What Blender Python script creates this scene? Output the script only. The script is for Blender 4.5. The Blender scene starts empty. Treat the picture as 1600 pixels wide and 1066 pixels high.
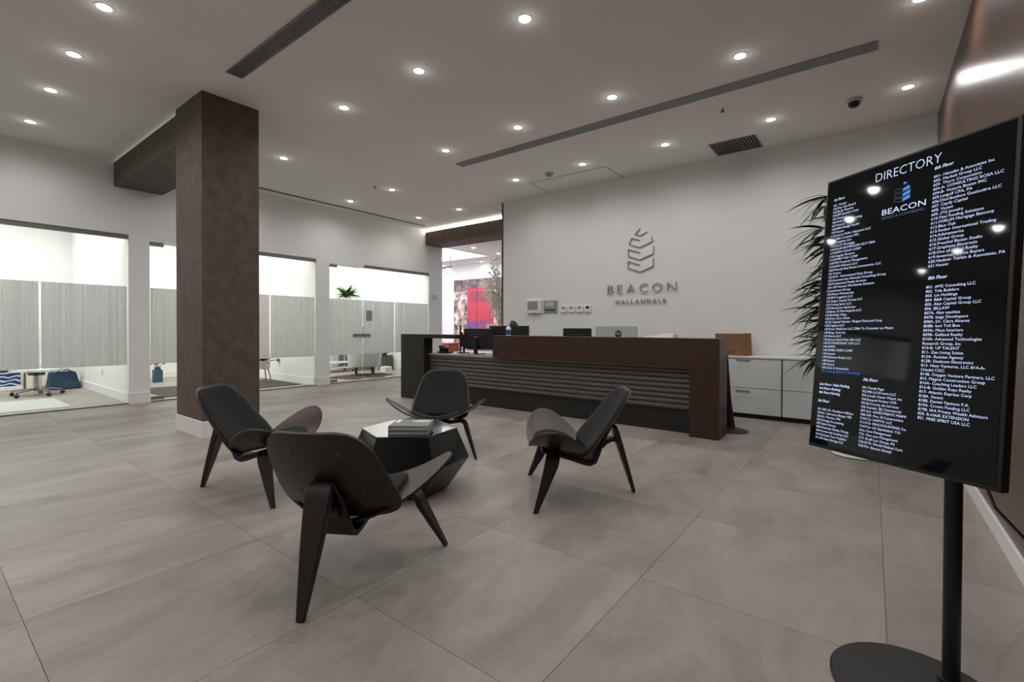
import bpy, bmesh, math, random
from mathutils import Vector, Matrix

random.seed(7)
S = bpy.context.scene
COL = S.collection
PI = math.pi

# ------------------------------------------------------------------ camera
F_PX, YAW, PITCH, ROLL, EYE = 734.99, 0.653517, 0.010966, 0.0033324, 1.18
fw = Vector((-math.sin(YAW)*math.cos(PITCH), math.cos(YAW)*math.cos(PITCH), -math.sin(PITCH)))
rt = Vector((math.cos(YAW), math.sin(YAW), 0))
up = rt.cross(fw)
R_ = rt*math.cos(ROLL) + up*math.sin(ROLL)
U_ = -rt*math.sin(ROLL) + up*math.cos(ROLL)
cam = bpy.data.cameras.new('camera')
cam.sensor_width = 36
cam.lens = F_PX/1600*36
cam.shift_y = -11.067/1600
cam.clip_start = 0.02
cam_o = bpy.data.objects.new('camera', cam)
cam_o.matrix_world = Matrix(((R_.x, U_.x, -fw.x, 0), (R_.y, U_.y, -fw.y, 0), (R_.z, U_.z, -fw.z, EYE), (0, 0, 0, 1)))
COL.objects.link(cam_o)
S.camera = cam_o

# ------------------------------------------------------------------ world, exposure
w = bpy.data.worlds.new('world')
w.use_nodes = True
w.node_tree.nodes['Background'].inputs[0].default_value = (0.9, 0.95, 1, 1)
w.node_tree.nodes['Background'].inputs[1].default_value = 0.05
S.world = w
S.view_settings.view_transform = 'Standard'
S.view_settings.look = 'None'
S.view_settings.gamma = 1
S.view_settings.use_curve_mapping = False
S.view_settings.exposure = 0.0

DOWNLIGHT_W = 28.8       # each ceiling downlight
OFFICE_W = 118.0          # each glazed office
FAR_W = 150.0            # the room beyond the opening
COVE_E = 14.0             # LED strip over the far beam

# ------------------------------------------------------------------ helpers
def lin(c):
    return tuple(((v/255)/12.92 if v/255 <= .04045 else ((v/255+.055)/1.055)**2.4) for v in c) + (1,)

def new_mat(name):
    m = bpy.data.materials.new(name)
    m.use_nodes = True
    nt = m.node_tree
    return m, nt, nt.nodes['Principled BSDF']

def mat(name, c, rough=.5, metal=0, spec=.5, var=0, scale=8, stretch=(1, 1, 1), bump=0, coat=0, coords='Position', emit=0):
    """Principled with an optional noise that varies the colour (var) and the fine relief (bump)."""
    m, nt, b = new_mat(name)
    c4 = lin(c)
    b.inputs['Base Color'].default_value = c4
    b.inputs['Roughness'].default_value = rough
    b.inputs['Metallic'].default_value = metal
    b.inputs['Specular IOR Level'].default_value = spec
    b.inputs['Coat Weight'].default_value = coat
    b.inputs['Coat Roughness'].default_value = .15
    if emit:
        b.inputs['Emission Color'].default_value = c4
        b.inputs['Emission Strength'].default_value = emit
    if var or bump:
        if coords == 'Position':
            src = nt.nodes.new('ShaderNodeNewGeometry').outputs['Position']
        else:
            src = nt.nodes.new('ShaderNodeTexCoord').outputs['Object']
        mp = nt.nodes.new('ShaderNodeMapping')
        mp.inputs['Scale'].default_value = stretch
        nt.links.new(src, mp.inputs[0])
        n = nt.nodes.new('ShaderNodeTexNoise')
        n.inputs['Scale'].default_value = scale
        n.inputs['Detail'].default_value = 6
        n.inputs['Roughness'].default_value = .6
        nt.links.new(mp.outputs[0], n.inputs['Vector'])
        if var:
            cr = nt.nodes.new('ShaderNodeValToRGB')
            cr.color_ramp.elements[0].position = .3
            cr.color_ramp.elements[1].position = .72
            cr.color_ramp.elements[0].color = tuple(v*(1-var) for v in c4[:3])+(1,)
            cr.color_ramp.elements[1].color = tuple(min(1, v*(1+var)) for v in c4[:3])+(1,)
            nt.links.new(n.outputs['Fac'], cr.inputs[0])
            nt.links.new(cr.outputs[0], b.inputs['Base Color'])
        if bump:
            bp = nt.nodes.new('ShaderNodeBump')
            bp.inputs['Strength'].default_value = bump
            bp.inputs['Distance'].default_value = .01
            nt.links.new(n.outputs['Fac'], bp.inputs['Height'])
            nt.links.new(bp.outputs[0], b.inputs['Normal'])
    return m

def emit_mat(name, c, strength):
    m = bpy.data.materials.new(name)
    m.use_nodes = True
    nt = m.node_tree
    nt.nodes.clear()
    e = nt.nodes.new('ShaderNodeEmission')
    e.inputs[0].default_value = lin(c)
    e.inputs[1].default_value = strength
    o = nt.nodes.new('ShaderNodeOutputMaterial')
    nt.links.new(e.outputs[0], o.inputs[0])
    return m

class MB:
    """collects faces, then becomes one mesh object"""
    def __init__(self):
        self.v, self.f, self.uvs = [], [], None

    def add(self, vs, fs):
        o = len(self.v)
        self.v += [Vector(p) for p in vs]
        self.f += [tuple(i+o for i in f) for f in fs]
        return self

    def box(self, x0, x1, y0, y1, z0, z1):
        vs = [(x, y, z) for z in (z0, z1) for y in (y0, y1) for x in (x0, x1)]
        return self.add(vs, [(0, 2, 3, 1), (4, 5, 7, 6), (0, 1, 5, 4), (2, 6, 7, 3), (0, 4, 6, 2), (1, 3, 7, 5)])

    def prism(self, pts, z0, z1, top=None):
        n = len(pts)
        t = top or pts
        vs = [(p[0], p[1], z0) for p in pts]+[(p[0], p[1], z1) for p in t]
        fs = [tuple(range(n))[::-1], tuple(range(n, 2*n))]
        fs += [(i, (i+1) % n, n+(i+1) % n, n+i) for i in range(n)]
        return self.add(vs, fs)

    def lathe(self, prof, c=(0, 0, 0), n=24, axis='z', cap=True):
        vs, fs = [], []
        for r, h in prof:
            for k in range(n):
                a = 2*PI*k/n
                p = (r*math.cos(a), r*math.sin(a), h)
                if axis == 'x':
                    p = (p[2], p[0], p[1])
                elif axis == 'y':
                    p = (p[1], p[2], p[0])
                vs.append((p[0]+c[0], p[1]+c[1], p[2]+c[2]))
        for i in range(len(prof)-1):
            for k in range(n):
                fs.append((i*n+k, i*n+(k+1) % n, (i+1)*n+(k+1) % n, (i+1)*n+k))
        if cap:
            fs.append(tuple(range(n))[::-1])
            fs.append(tuple((len(prof)-1)*n+k for k in range(n)))
        return self.add(vs, fs)

    def cyl(self, c, r, h, n=20, axis='z', r2=None):
        return self.lathe([(r, 0), (r if r2 is None else r2, h)], c, n, axis)

    def tube(self, path, r, n=8):
        path = [Vector(p) for p in path]
        rs = r if isinstance(r, (list, tuple)) else [r]*len(path)
        vs, fs = [], []
        ref = Vector((0, 0, 1))
        for i, p in enumerate(path):
            t = (path[min(i+1, len(path)-1)]-path[max(i-1, 0)]).normalized()
            a = ref if abs(t.dot(ref)) < .9 else Vector((1, 0, 0))
            s1 = t.cross(a).normalized()
            s2 = s1.cross(t).normalized()
            for k in range(n):
                q = 2*PI*k/n
                vs.append(p+(s1*math.cos(q)+s2*math.sin(q))*rs[i])
        for i in range(len(path)-1):
            for k in range(n):
                fs.append((i*n+k, i*n+(k+1) % n, (i+1)*n+(k+1) % n, (i+1)*n+k))
        fs.append(tuple(range(n))[::-1])
        fs.append(tuple((len(path)-1)*n+k for k in range(n)))
        return self.add(vs, fs)

    def strip(self, path, wdir, widths, thick):
        """a bent slab of wood: path of centre points, width along wdir"""
        path = [Vector(p) for p in path]
        wd = Vector(wdir).normalized()
        vs, fs = [], []
        m = len(path)
        for i, p in enumerate(path):
            t = (path[min(i+1, m-1)]-path[max(i-1, 0)]).normalized()
            nn = t.cross(wd).normalized()
            hw = (widths[i] if isinstance(widths, (list, tuple)) else widths)/2
            ht = (thick[i] if isinstance(thick, (list, tuple)) else thick)/2
            vs += [p+wd*hw+nn*ht, p-wd*hw+nn*ht, p-wd*hw-nn*ht, p+wd*hw-nn*ht]
        for i in range(m-1):
            for k in range(4):
                fs.append((i*4+k, i*4+(k+1) % 4, (i+1)*4+(k+1) % 4, (i+1)*4+k))
        fs += [(3, 2, 1, 0), (4*m-4, 4*m-3, 4*m-2, 4*m-1)]
        return self.add(vs, fs)

    def sheet(self, fn, nu, nv, thick, thick_fn=None):
        """a curved board: fn(u, v) in 0..1, thickened along its normals"""
        P = [[Vector(fn(i/nu, j/nv)) for j in range(nv+1)] for i in range(nu+1)]
        top, bot = [], []
        for i in range(nu+1):
            for j in range(nv+1):
                du = P[min(i+1, nu)][j]-P[max(i-1, 0)][j]
                dv = P[i][min(j+1, nv)]-P[i][max(j-1, 0)]
                nn = du.cross(dv)
                nn = nn.normalized() if nn.length > 1e-9 else Vector((0, 0, 1))
                th = thick*(thick_fn(i/nu, j/nv) if thick_fn else 1)
                top.append(P[i][j]+nn*th)
                bot.append(P[i][j])
        W = nv+1
        n = len(top)
        fs = []
        for i in range(nu):
            for j in range(nv):
                a, b_, c, d = i*W+j, (i+1)*W+j, (i+1)*W+j+1, i*W+j+1
                fs += [(a, b_, c, d), (n+d, n+c, n+b_, n+a)]
        rim = [i*W for i in range(nu+1)]+[nu*W+j for j in range(1, nv+1)]+[i*W+nv for i in range(nu-1, -1, -1)]+[j for j in range(nv-1, 0, -1)]
        for k in range(len(rim)):
            a, b_ = rim[k], rim[(k+1) % len(rim)]
            fs.append((b_, a, n+a, n+b_))
        return self.add(top+bot, fs)

def link(name, me, m, parent):
    o = bpy.data.objects.new(name, me)
    if m:
        me.materials.append(m)
    COL.objects.link(o)
    if parent:
        o.parent = parent
    return o

def wloc(o):
    v = Vector((0, 0, 0))
    while o:
        v += o.location
        o = o.parent
    return v

def obj(name, mb, m, parent=None, local=False, bevel=0, smooth=0, seg=2):
    """one mesh object; points are given in world space unless local"""
    vs = [v.copy() for v in mb.v]
    loc = Vector((0, 0, 0))
    if not local:
        lo = Vector([min(v[i] for v in vs) for i in range(3)])
        hi = Vector([max(v[i] for v in vs) for i in range(3)])
        base = Vector(((lo.x+hi.x)/2, (lo.y+hi.y)/2, lo.z))
        vs = [v-base for v in vs]
        loc = base-(wloc(parent) if parent else Vector((0, 0, 0)))
    me = bpy.data.meshes.new(name)
    me.from_pydata([tuple(v) for v in vs], [], mb.f)
    me.update()
    bm = bmesh.new()
    bm.from_mesh(me)
    bmesh.ops.recalc_face_normals(bm, faces=bm.faces)
    bm.to_mesh(me)
    bm.free()
    if smooth:
        me.polygons.foreach_set('use_smooth', [True]*len(me.polygons))
        me.set_sharp_from_angle(angle=math.radians(smooth))
    o = link(name, me, m, parent)
    o.location = loc
    if bevel:
        md = o.modifiers.new('bevel', 'BEVEL')
        md.width = bevel
        md.segments = seg
        md.limit_method = 'ANGLE'
        md.angle_limit = math.radians(40)
    return o

def tag(o, label, cat, group=None, kind=None):
    o['label'] = label
    o['category'] = cat
    if group:
        o['group'] = group
    if kind:
        o['kind'] = kind
    return o

def thing(name, label, cat, loc=(0, 0, 0), rotz=0, group=None):
    o = bpy.data.objects.new(name, None)
    o.empty_display_size = .1
    o.location = loc
    o.rotation_euler = (0, 0, rotz)
    COL.objects.link(o)
    return tag(o, label, cat, group)

def struct(name, mb, m, parent=None, **k):
    o = obj(name, mb, m, parent, **k)
    if not parent:
        o['kind'] = 'structure'
    return o

def dup(src, parent=None, **props):
    c = src.copy()
    COL.objects.link(c)
    c.parent = parent
    for k, v in props.items():
        c[k] = v
    for ch in list(src.children):
        dup(ch, c)
    return c

def text_mesh(body, size, line=1.0, extrude=0, align='LEFT', spacing=1.0, bold=0, shear=0):
    cu = bpy.data.curves.new('text', 'FONT')
    cu.body = body
    cu.size = size
    cu.space_line = line
    cu.space_character = spacing
    cu.extrude = extrude
    cu.offset = bold
    cu.shear = shear
    cu.align_x = align
    cu.resolution_u = 2
    o = bpy.data.objects.new('text', cu)
    COL.objects.link(o)
    bpy.context.view_layer.update()
    dg = bpy.context.evaluated_depsgraph_get()
    me = bpy.data.meshes.new_from_object(o.evaluated_get(dg))
    bpy.data.objects.remove(o)
    bpy.data.curves.remove(cu)
    return me

# ------------------------------------------------------------------ materials
M = {}
M['wall'] = mat('white_wall_paint', (233, 233, 231), .85, var=.015, scale=3, spec=.2)
M['ceiling'] = mat('ceiling_paint', (236, 233, 228), .9, var=.02, scale=2, spec=.15)
M['trimwhite'] = mat('white_trim_paint', (232, 232, 230), .45)
M['grout'] = mat('grout', (112, 107, 101), .9, var=.1, scale=30)
M['brown'] = mat('taupe_cladding', (92, 80, 71), .62, var=.28, scale=9, stretch=(1, 1, .8), bump=.12, spec=.3)
M['walnutwall'] = mat('wood_wall_panel', (92, 68, 58), .3, var=.18, scale=5, stretch=(6, 6, .35), spec=.5)
M['desk'] = mat('desk_walnut', (60, 39, 26), .38, var=.35, scale=6, stretch=(9, 9, .5), spec=.4)
M['deskdark'] = mat('desk_dark_end', (37, 32, 25), .42, var=.2, scale=6, stretch=(9, 9, .5), spec=.4)
M['slat'] = mat('slat_grey', (92, 83, 77), .5, var=.1, scale=14, stretch=(.3, 3, 3))
M['plinth'] = mat('desk_plinth', (29, 25, 22), .5, var=.1)
M['worktop'] = mat('worktop_grey', (150, 146, 138), .5, var=.05)
M['chairwood'] = mat('chair_wood', (50, 32, 28), .38, var=.3, scale=7, stretch=(1, 8, 1), coords='Object', spec=.5)
M['chairleg'] = mat('chair_leg_wood', (36, 24, 21), .4, var=.25, scale=8, stretch=(6, 6, .6), coords='Object')
M['pad'] = mat('charcoal_fabric', (33, 33, 34), .8, var=.12, scale=160, bump=.12, coords='Object', spec=.25)
M['screw'] = mat('bronze_screw', (120, 88, 66), .35, metal=.8)
M['blackgloss'] = mat('black_lacquer', (20, 20, 20), .16, spec=.5)
M['blackglass'] = mat('smoked_glass_top', (24, 25, 26), .06, spec=.8, coat=.5)
M['black'] = mat('black_plastic', (20, 20, 21), .45)
M['blackmetal'] = mat('black_metal', (30, 28, 28), .42, metal=.2, spec=.5, var=.05, scale=60)
M['bezel'] = mat('screen_bezel', (16, 16, 18), .35)
M['steel'] = mat('brushed_steel', (150, 150, 150), .35, metal=.8)
M['rail'] = mat('aluminium_rail', (128, 127, 120), .45, metal=.5)
M['cabinet'] = mat('white_laminate', (214, 217, 216), .5, var=.02, scale=4)
M['kick'] = mat('black_kick', (22, 22, 22), .6)
M['card'] = mat('cardboard', (136, 96, 68), .8, var=.08, scale=10)
M['carddark'] = mat('cardboard_print', (104, 62, 42), .8)
M['paper'] = mat('white_paper', (235, 235, 232), .7)
M['greyplastic'] = mat('light_grey_plastic', (190, 190, 188), .45)
M['midgrey'] = mat('mid_grey_plastic', (150, 150, 150), .5)
M['ventgrey'] = mat('vent_metal', (138, 137, 135), .5, metal=.3)
M['midvent'] = mat('vent_mid_grey', (92, 90, 88), .7)
M['ventdark'] = mat('vent_dark', (34, 34, 34), .8)
M['letter'] = mat('letter_metal', (150, 148, 146), .45, metal=.2)
M['leaf'] = mat('palm_leaf', (40, 48, 30), .5, var=.35, scale=5, spec=.4)
M['leafbright'] = mat('office_leaf', (56, 98, 44), .5, var=.45, scale=9)
M['stem'] = mat('palm_stem', (74, 62, 42), .8, var=.3, scale=40)
M['potwhite'] = mat('white_pot', (225, 225, 222), .4)
M['soil'] = mat('soil', (48, 38, 30), .95, var=.3, scale=60)
M['blossom'] = mat('pale_blossom', (236, 231, 218), .85, var=.12, scale=30)
M['twig'] = mat('pale_twig', (176, 166, 148), .85)
M['navy'] = mat('navy_fabric', (24, 56, 76), .85, var=.25, scale=14)
M['bluevase'] = mat('blue_vase', (44, 88, 112), .4)
M['dried'] = mat('dried_flower', (196, 160, 118), .9, var=.2, scale=60)
M['beige'] = mat('beige_board', (196, 178, 148), .8)
M['rugdark'] = mat('charcoal_rug', (70, 67, 64), .95, var=.2, scale=90)
M['cowhide'] = mat('brown_hide', (72, 50, 43), .95, var=.45, scale=5)
M['armfabric'] = mat('pale_grey_fabric', (208, 212, 210), .8, var=.04, scale=20)
M['olive'] = mat('olive_planter', (72, 72, 52), .7, var=.2, scale=20)
M['orangewood'] = mat('orange_wood', (168, 82, 48), .5, var=.2, scale=6)
M['wood'] = mat('light_wood', (150, 116, 84), .6, var=.2, scale=10)
M['lens'] = emit_mat('lamp_lens', (255, 250, 240), 22)
M['led'] = emit_mat('led_strip', (255, 250, 236), COVE_E)
M['leddim'] = emit_mat('led_strip_dim', (255, 248, 235), .9)
M['lightpanel'] = emit_mat('ceiling_light_panel', (250, 248, 255), 2.2)
M['screentext'] = emit_mat('screen_text', (205, 218, 255), 1.15)
M['screenblue'] = emit_mat('screen_blue', (88, 150, 225), .9)
M['screentextblue'] = emit_mat('screen_blue_text', (70, 130, 225), .9)
M['screendim'] = emit_mat('screen_dim_outline', (120, 140, 170), .5)

# screen: black glass
m, nt, b = new_mat('display_glass')
b.inputs['Base Color'].default_value = lin((9, 10, 12))
b.inputs['Roughness'].default_value = .035
b.inputs['Specular IOR Level'].default_value = .34
b.inputs['Emission Color'].default_value = lin((20, 24, 34))
b.inputs['Emission Strength'].default_value = .10
M['screen'] = m

# clear glass
m = bpy.data.materials.new('clear_glass')
m.use_nodes = True
nt = m.node_tree
nt.nodes.clear()
tr = nt.nodes.new('ShaderNodeBsdfTransparent')
tr.inputs[0].default_value = (.95, .97, .96, 1)
gl = nt.nodes.new('ShaderNodeBsdfGlossy')
gl.inputs['Roughness'].default_value = .02
fr = nt.nodes.new('ShaderNodeFresnel')
fr.inputs[0].default_value = 1.3
mx = nt.nodes.new('ShaderNodeMixShader')
ou = nt.nodes.new('ShaderNodeOutputMaterial')
nt.links.new(fr.outputs[0], mx.inputs[0])
nt.links.new(tr.outputs[0], mx.inputs[1])
nt.links.new(gl.outputs[0], mx.inputs[2])
nt.links.new(mx.outputs[0], ou.inputs[0])
M['glass'] = m

# frosted film with fine upright stripes
m = bpy.data.materials.new('striped_frosted_film')
m.use_nodes = True
nt = m.node_tree
nt.nodes.clear()
ge = nt.nodes.new('ShaderNodeNewGeometry')
sp = nt.nodes.new('ShaderNodeSeparateXYZ')
mu = nt.nodes.new('ShaderNodeMath')
mu.operation = 'MULTIPLY'
mu.inputs[1].default_value = 78
fl_ = nt.nodes.new('ShaderNodeMath')
fl_.operation = 'FLOOR'
wn = nt.nodes.new('ShaderNodeTexWhiteNoise')
wn.noise_dimensions = '1D'
mr = nt.nodes.new('ShaderNodeMapRange')
mr.inputs['To Min'].default_value = .76
mr.inputs['To Max'].default_value = .95
df = nt.nodes.new('ShaderNodeBsdfDiffuse')
df.inputs[0].default_value = lin((236, 238, 236))
tl = nt.nodes.new('ShaderNodeBsdfTranslucent')
tl.inputs[0].default_value = lin((236, 238, 236))
m1 = nt.nodes.new('ShaderNodeMixShader')
m1.inputs[0].default_value = .42
tp = nt.nodes.new('ShaderNodeBsdfTransparent')
m2 = nt.nodes.new('ShaderNodeMixShader')
ou = nt.nodes.new('ShaderNodeOutputMaterial')
nt.links.new(ge.outputs['Position'], sp.inputs[0])
nt.links.new(sp.outputs[1], mu.inputs[0])
nt.links.new(mu.outputs[0], fl_.inputs[0])
nt.links.new(fl_.outputs[0], wn.inputs['W'])
nt.links.new(wn.outputs['Value'], mr.inputs['Value'])
nt.links.new(df.outputs[0], m1.inputs[1])
nt.links.new(tl.outputs[0], m1.inputs[2])
nt.links.new(mr.outputs[0], m2.inputs[0])
nt.links.new(tp.outputs[0], m2.inputs[1])
nt.links.new(m1.outputs[0], m2.inputs[2])
nt.links.new(m2.outputs[0], ou.inputs[0])
M['film'] = m

# floor tile: clouded grey-beige porcelain, streaks along the room, small shift from tile to tile
m, nt, b = new_mat('porcelain_tile')
ge = nt.nodes.new('ShaderNodeNewGeometry')
oi = nt.nodes.new('ShaderNodeObjectInfo')
mp = nt.nodes.new('ShaderNodeMapping')
mp.inputs['Scale'].default_value = (1.0, .42, 1)
ad = nt.nodes.new('ShaderNodeVectorMath')
ad.operation = 'MULTIPLY_ADD'
cb = nt.nodes.new('ShaderNodeCombineXYZ')
nt.links.new(oi.outputs['Random'], cb.inputs[2])
ad.inputs[1].default_value = (0, 0, 40)
nt.links.new(cb.outputs[0], ad.inputs[0])
nt.links.new(ge.outputs['Position'], ad.inputs[2])
nt.links.new(ad.outputs[0], mp.inputs[0])
n1 = nt.nodes.new('ShaderNodeTexNoise')
n1.inputs['Scale'].default_value = 2.6
n1.inputs['Detail'].default_value = 9
n1.inputs['Roughness'].default_value = .62
n1.inputs['Distortion'].default_value = .6
n2 = nt.nodes.new('ShaderNodeTexNoise')
n2.inputs['Scale'].default_value = 60
n2.inputs['Detail'].default_value = 4
nt.links.new(mp.outputs[0], n1.inputs['Vector'])
nt.links.new(mp.outputs[0], n2.inputs['Vector'])
cr = nt.nodes.new('ShaderNodeValToRGB')
e = cr.color_ramp.elements
e[0].position, e[0].color = .3, lin((138, 130, 123))
e[1].position, e[1].color = .72, lin((178, 169, 160))
k = e.new(.5)
k.color = lin((160, 152, 144))
nt.links.new(n1.outputs['Fac'], cr.inputs[0])
mx = nt.nodes.new('ShaderNodeMix')
mx.data_type = 'RGBA'
mx.blend_type = 'MULTIPLY'
mx.inputs['Factor'].default_value = .26
nt.links.new(cr.outputs[0], mx.inputs['A'])
nt.links.new(n2.outputs['Fac'], mx.inputs['B'])
nt.links.new(mx.outputs['Result'], b.inputs['Base Color'])
b.inputs['Roughness'].default_value = .46
b.inputs['Specular IOR Level'].default_value = .42
M['tile'] = m

# ------------------------------------------------------------------ room shell
HC = 3.69          # ceiling height
XL, XR, YB, YN = -9.05, 0.58, 7.34, -3.2
YE = 8.77          # far face of the far beam
FAR_Y, FAR_Z = 11.95, 3.4
OX = -13.3         # back wall of the glazed offices
OX3 = -12.6

struct('floor', MB().box(-13.6, XR+.1, YN-.1, FAR_Y+.2, -.12, -.006), M['grout'])
floor = bpy.data.objects['floor']
T = .918
tile_mb = MB().box(-T/2+.0010, T/2-.0010, -T/2+.0010, T/2-.0010, -.014, 0)
tile_me = None
for i in range(-14, 2):
    for j in range(-2, 10):
        cx, cy_ = -.863+T*(i+.5), .298+T*(j+.5)
        if cx-T/2 > XR or cy_ > 9.4:
            continue
        # only tiles the photograph could see from here or from a step aside
        if cx < XL-.5 and cy_ < -.2:
            continue
        x0, x1 = cx-T/2+.0010, min(cx+T/2-.0010, XR)
        if x1-x0 < T-.01:
            obj('tile', MB().box(x0, x1, cy_-T/2+.0010, cy_+T/2-.0010, -.014, 0), M['tile'], floor)
            continue
        if tile_me is None:
            o = obj('tile', tile_mb, M['tile'], floor)
            tile_me = o.data
        else:
            o = bpy.data.objects.new('tile', tile_me)
            COL.objects.link(o)
            o.parent = floor
        o.location = Vector((cx, cy_, -.014))-floor.location

# ceiling of the lobby
struct('ceiling', MB().box(XL-.2, XR+.2, YN-.2, YE, HC, HC+.15), M['ceiling'])

# reception wall with the letters, right wall, near wall
struct('wall_reception', MB().box(-5.84, XR+.2, YB, YB+.16, 0, HC), M['wall'])
struct('baseboard_reception', MB().box(-5.84, XR, YB-.015, YB, 0, .12), M['trimwhite'], bevel=.003)
struct('wall_right', MB().box(XR, XR+.2, YN-.2, YB, 0, HC), M['walnutwall'])
struct('baseboard_right', MB().box(XR-.016, XR, YN, YB-.016, 0, .105), M['trimwhite'], bevel=.003)
struct('wall_near', MB().box(XL-.2, XR+.2, YN-.2, YN, 0, HC), M['wall'])

# left wall: band over the glass, piers, ends
wl = MB()
wl.box(XL-.2, XL, YN, YE, 2.60, HC)
wl.box(XL-.2, XL, YN, -.9, 0, 2.60)
wl.box(XL-.2, XL, 2.16, 2.42, 0, 2.60)
wl.box(XL-.2, XL, 5.22, 5.515, 0, 2.60)
wl.box(XL-.2, XL, 8.32, YE, 0, 2.60)
wl.box(XL-.2, XL, 2.42, 3.36, 2.535, 2.60)
wl.box(XL-.2, XL, 5.515, 6.355, 2.54, 2.60)
struct('wall_left', wl, M['wall'])
bl = MB()
for a, b_ in ((2.155, 2.425), (5.215, 5.52), (8.315, YE)):
    bl.box(XL-.21, XL+.013, a, b_, 0, .17)
struct('baseboard_left', bl, M['trimwhite'], bevel=.003)

# brown portal: pillar and beam in the lobby
pb = MB().box(-6.40, -5.645, 1.965, 2.55, .17, HC)
struct('pillar_cladding', pb, M['brown'])
struct('baseboard_pillar', MB().box(-6.415, -5.63, 1.95, 2.565, 0, .18), M['trimwhite'], bevel=.003)
struct('beam_near', MB().box(XL, -6.40, 1.985, 2.59, 3.30, 3.65), M['brown'])
struct('beam_far', MB().box(XL, -5.905, 8.19, YE, 3.30, 3.63), M['brown'])
struct('pillar_far', MB().box(-5.905, -5.84, YB+.02, YE, 0, 3.69), M['brown'])
led = thing('led_strip', 'bright white LED strip glowing along the top of the far brown beam', 'led strip', (-7.48, 8.22, 3.63))
obj('diffuser', MB().box(XL+.01, -5.91, 8.195, 8.235, 3.634, 3.684), M['led'], led)
obj('channel', MB().box(XL+.01, -5.91, 8.235, 8.27, 3.63, 3.688), M['trimwhite'], led)
led = thing('led_strip', 'dim LED strip lying on top of the near brown beam', 'led strip', (-7.72, 2.1, 3.65))
obj('diffuser', MB().box(XL+.01, -6.41, 2.02, 2.04, 3.65, 3.665), M['leddim'], led)
obj('channel', MB().box(XL+.01, -6.41, 2.04, 2.07, 3.65, 3.67), M['trimwhite'], led)

# glazed offices: partitions, back walls, ceilings
struct('wall_office_back', MB().box(OX-.1, OX, -1.6, 5.26, 0, 3.45), M['wall'])
struct('wall_office_back_far', MB().box(OX3-.1, OX3, 5.48, 8.77, 0, 3.45), M['wall'])
struct('wall_office_partition_near', MB().box(OX, XL-.2, 2.2, 2.38, 0, 3.45), M['wall'])
struct('wall_office_partition_far', MB().box(OX, XL-.2, 5.27, 5.47, 0, 3.45), M['wall'])
struct('wall_office_end', MB().box(OX, XL-.2, 8.58, 8.77, 0, 3.5), M['wall'])
struct('wall_office_start', MB().box(OX, XL-.2, -1.7, -1.6, 0, 3.45), M['wall'])
struct('ceiling_office', MB().box(OX-.1, XL-.2, -1.7, 8.77, 3.45, 3.55), M['wall'])
bo = MB()
bo.box(OX, XL-.2, 2.185, 2.2, 0, .14).box(OX, XL-.2, 5.255, 5.27, 0, .14).box(OX, OX+.015, -1.6, 5.26, 0, .14)
bo.box(OX3, OX3+.015, 5.48, 8.57, 0, .14).box(OX3, XL-.2, 8.565, 8.58, 0, .14)
struct('baseboard_office', bo, M['trimwhite'], bevel=.003)

def pane(idx, y0, y1, rail=True, hinge=None, label=''):
    ztop = 2.535 if rail else 2.53
    o = struct('window_%d' % idx, MB().box(XL-.052, XL-.04, y0+.004, y1-.004, .015, ztop), M['glass'])
    obj('film', MB().box(XL-.0395, XL-.0385, y0+.012, y1-.012, .605, 1.81), M['film'], o)
    if rail:
        obj('head_rail', MB().box(XL-.07, XL-.012, y0, y1, 2.535, 2.60), M['rail'], o)
    obj('floor_rail', MB().box(XL-.06, XL-.025, y0, y1, 0, .016), M['rail'], o)
    if hinge == 'y0':
        obj('hinge', MB().box(XL-.066, XL-.022, y0+.0, y0+.19, 2.475, 2.53), M['steel'], o, bevel=.003)
        obj('hinge', MB().box(XL-.066, XL-.022, y0+.0, y0+.19, .03, .085), M['steel'], o, bevel=.003)
    return o

pane(1, -.9, .2)
pane(2, .2, 1.19)
pane(3, 1.19, 2.155)
pane(4, 2.425, 3.36, False, 'y0')
pane(5, 3.36, 4.3)
pane(6, 4.3, 5.215)
pane(7, 5.52, 6.355, False, 'y0')
pane(8, 6.355, 7.24)
pane(9, 7.24, 8.315)

# room beyond the opening
struct('wall_far', MB().box(-14.6, -5.0, FAR_Y, FAR_Y+.15, 0, FAR_Z+.1), M['wall'])
struct('wall_far_left', MB().box(-14.7, -14.6, YE, FAR_Y, 0, FAR_Z+.1), M['wall'])
struct('wall_far_right', MB().box(-5.84, -5.7, YB+.16, FAR_Y, 0, HC), M['wall'])
struct('wall_far_near', MB().box(-14.6, -13.3, YE-.1, YE, 0, FAR_Z+.1), M['wall'])
struct('ceiling_far', MB().box(-14.7, -5.7, YE, FAR_Y+.15, FAR_Z, FAR_Z+.3), M['ceiling'])
cl = thing('light_panel', 'large bright light panel in the ceiling of the room beyond the opening', 'light panel', (-10.4, 9.9, FAR_Z-.012))
obj('diffuser', MB().box(-13.2, -9.3, 9.0, 10.9, FAR_Z-.012, FAR_Z-.004), M['lightpanel'], cl)
obj('frame', MB().box(-13.24, -9.26, 8.96, 9.0, FAR_Z-.016, FAR_Z).box(-13.24, -9.26, 10.9, 10.94, FAR_Z-.016, FAR_Z).box(-9.3, -9.26, 9.0, 10.9, FAR_Z-.016, FAR_Z).box(-13.24, -13.2, 9.0, 10.9, FAR_Z-.016, FAR_Z), M['trimwhite'], cl)

# ------------------------------------------------------------------ lamps
def lamp_data(name, kind, energy, color=(1, .99, .98), **k):
    l = bpy.data.lights.new(name, kind)
    l.energy = energy
    l.color = color
    for a, v in k.items():
        setattr(l, a, v)
    return l

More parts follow.
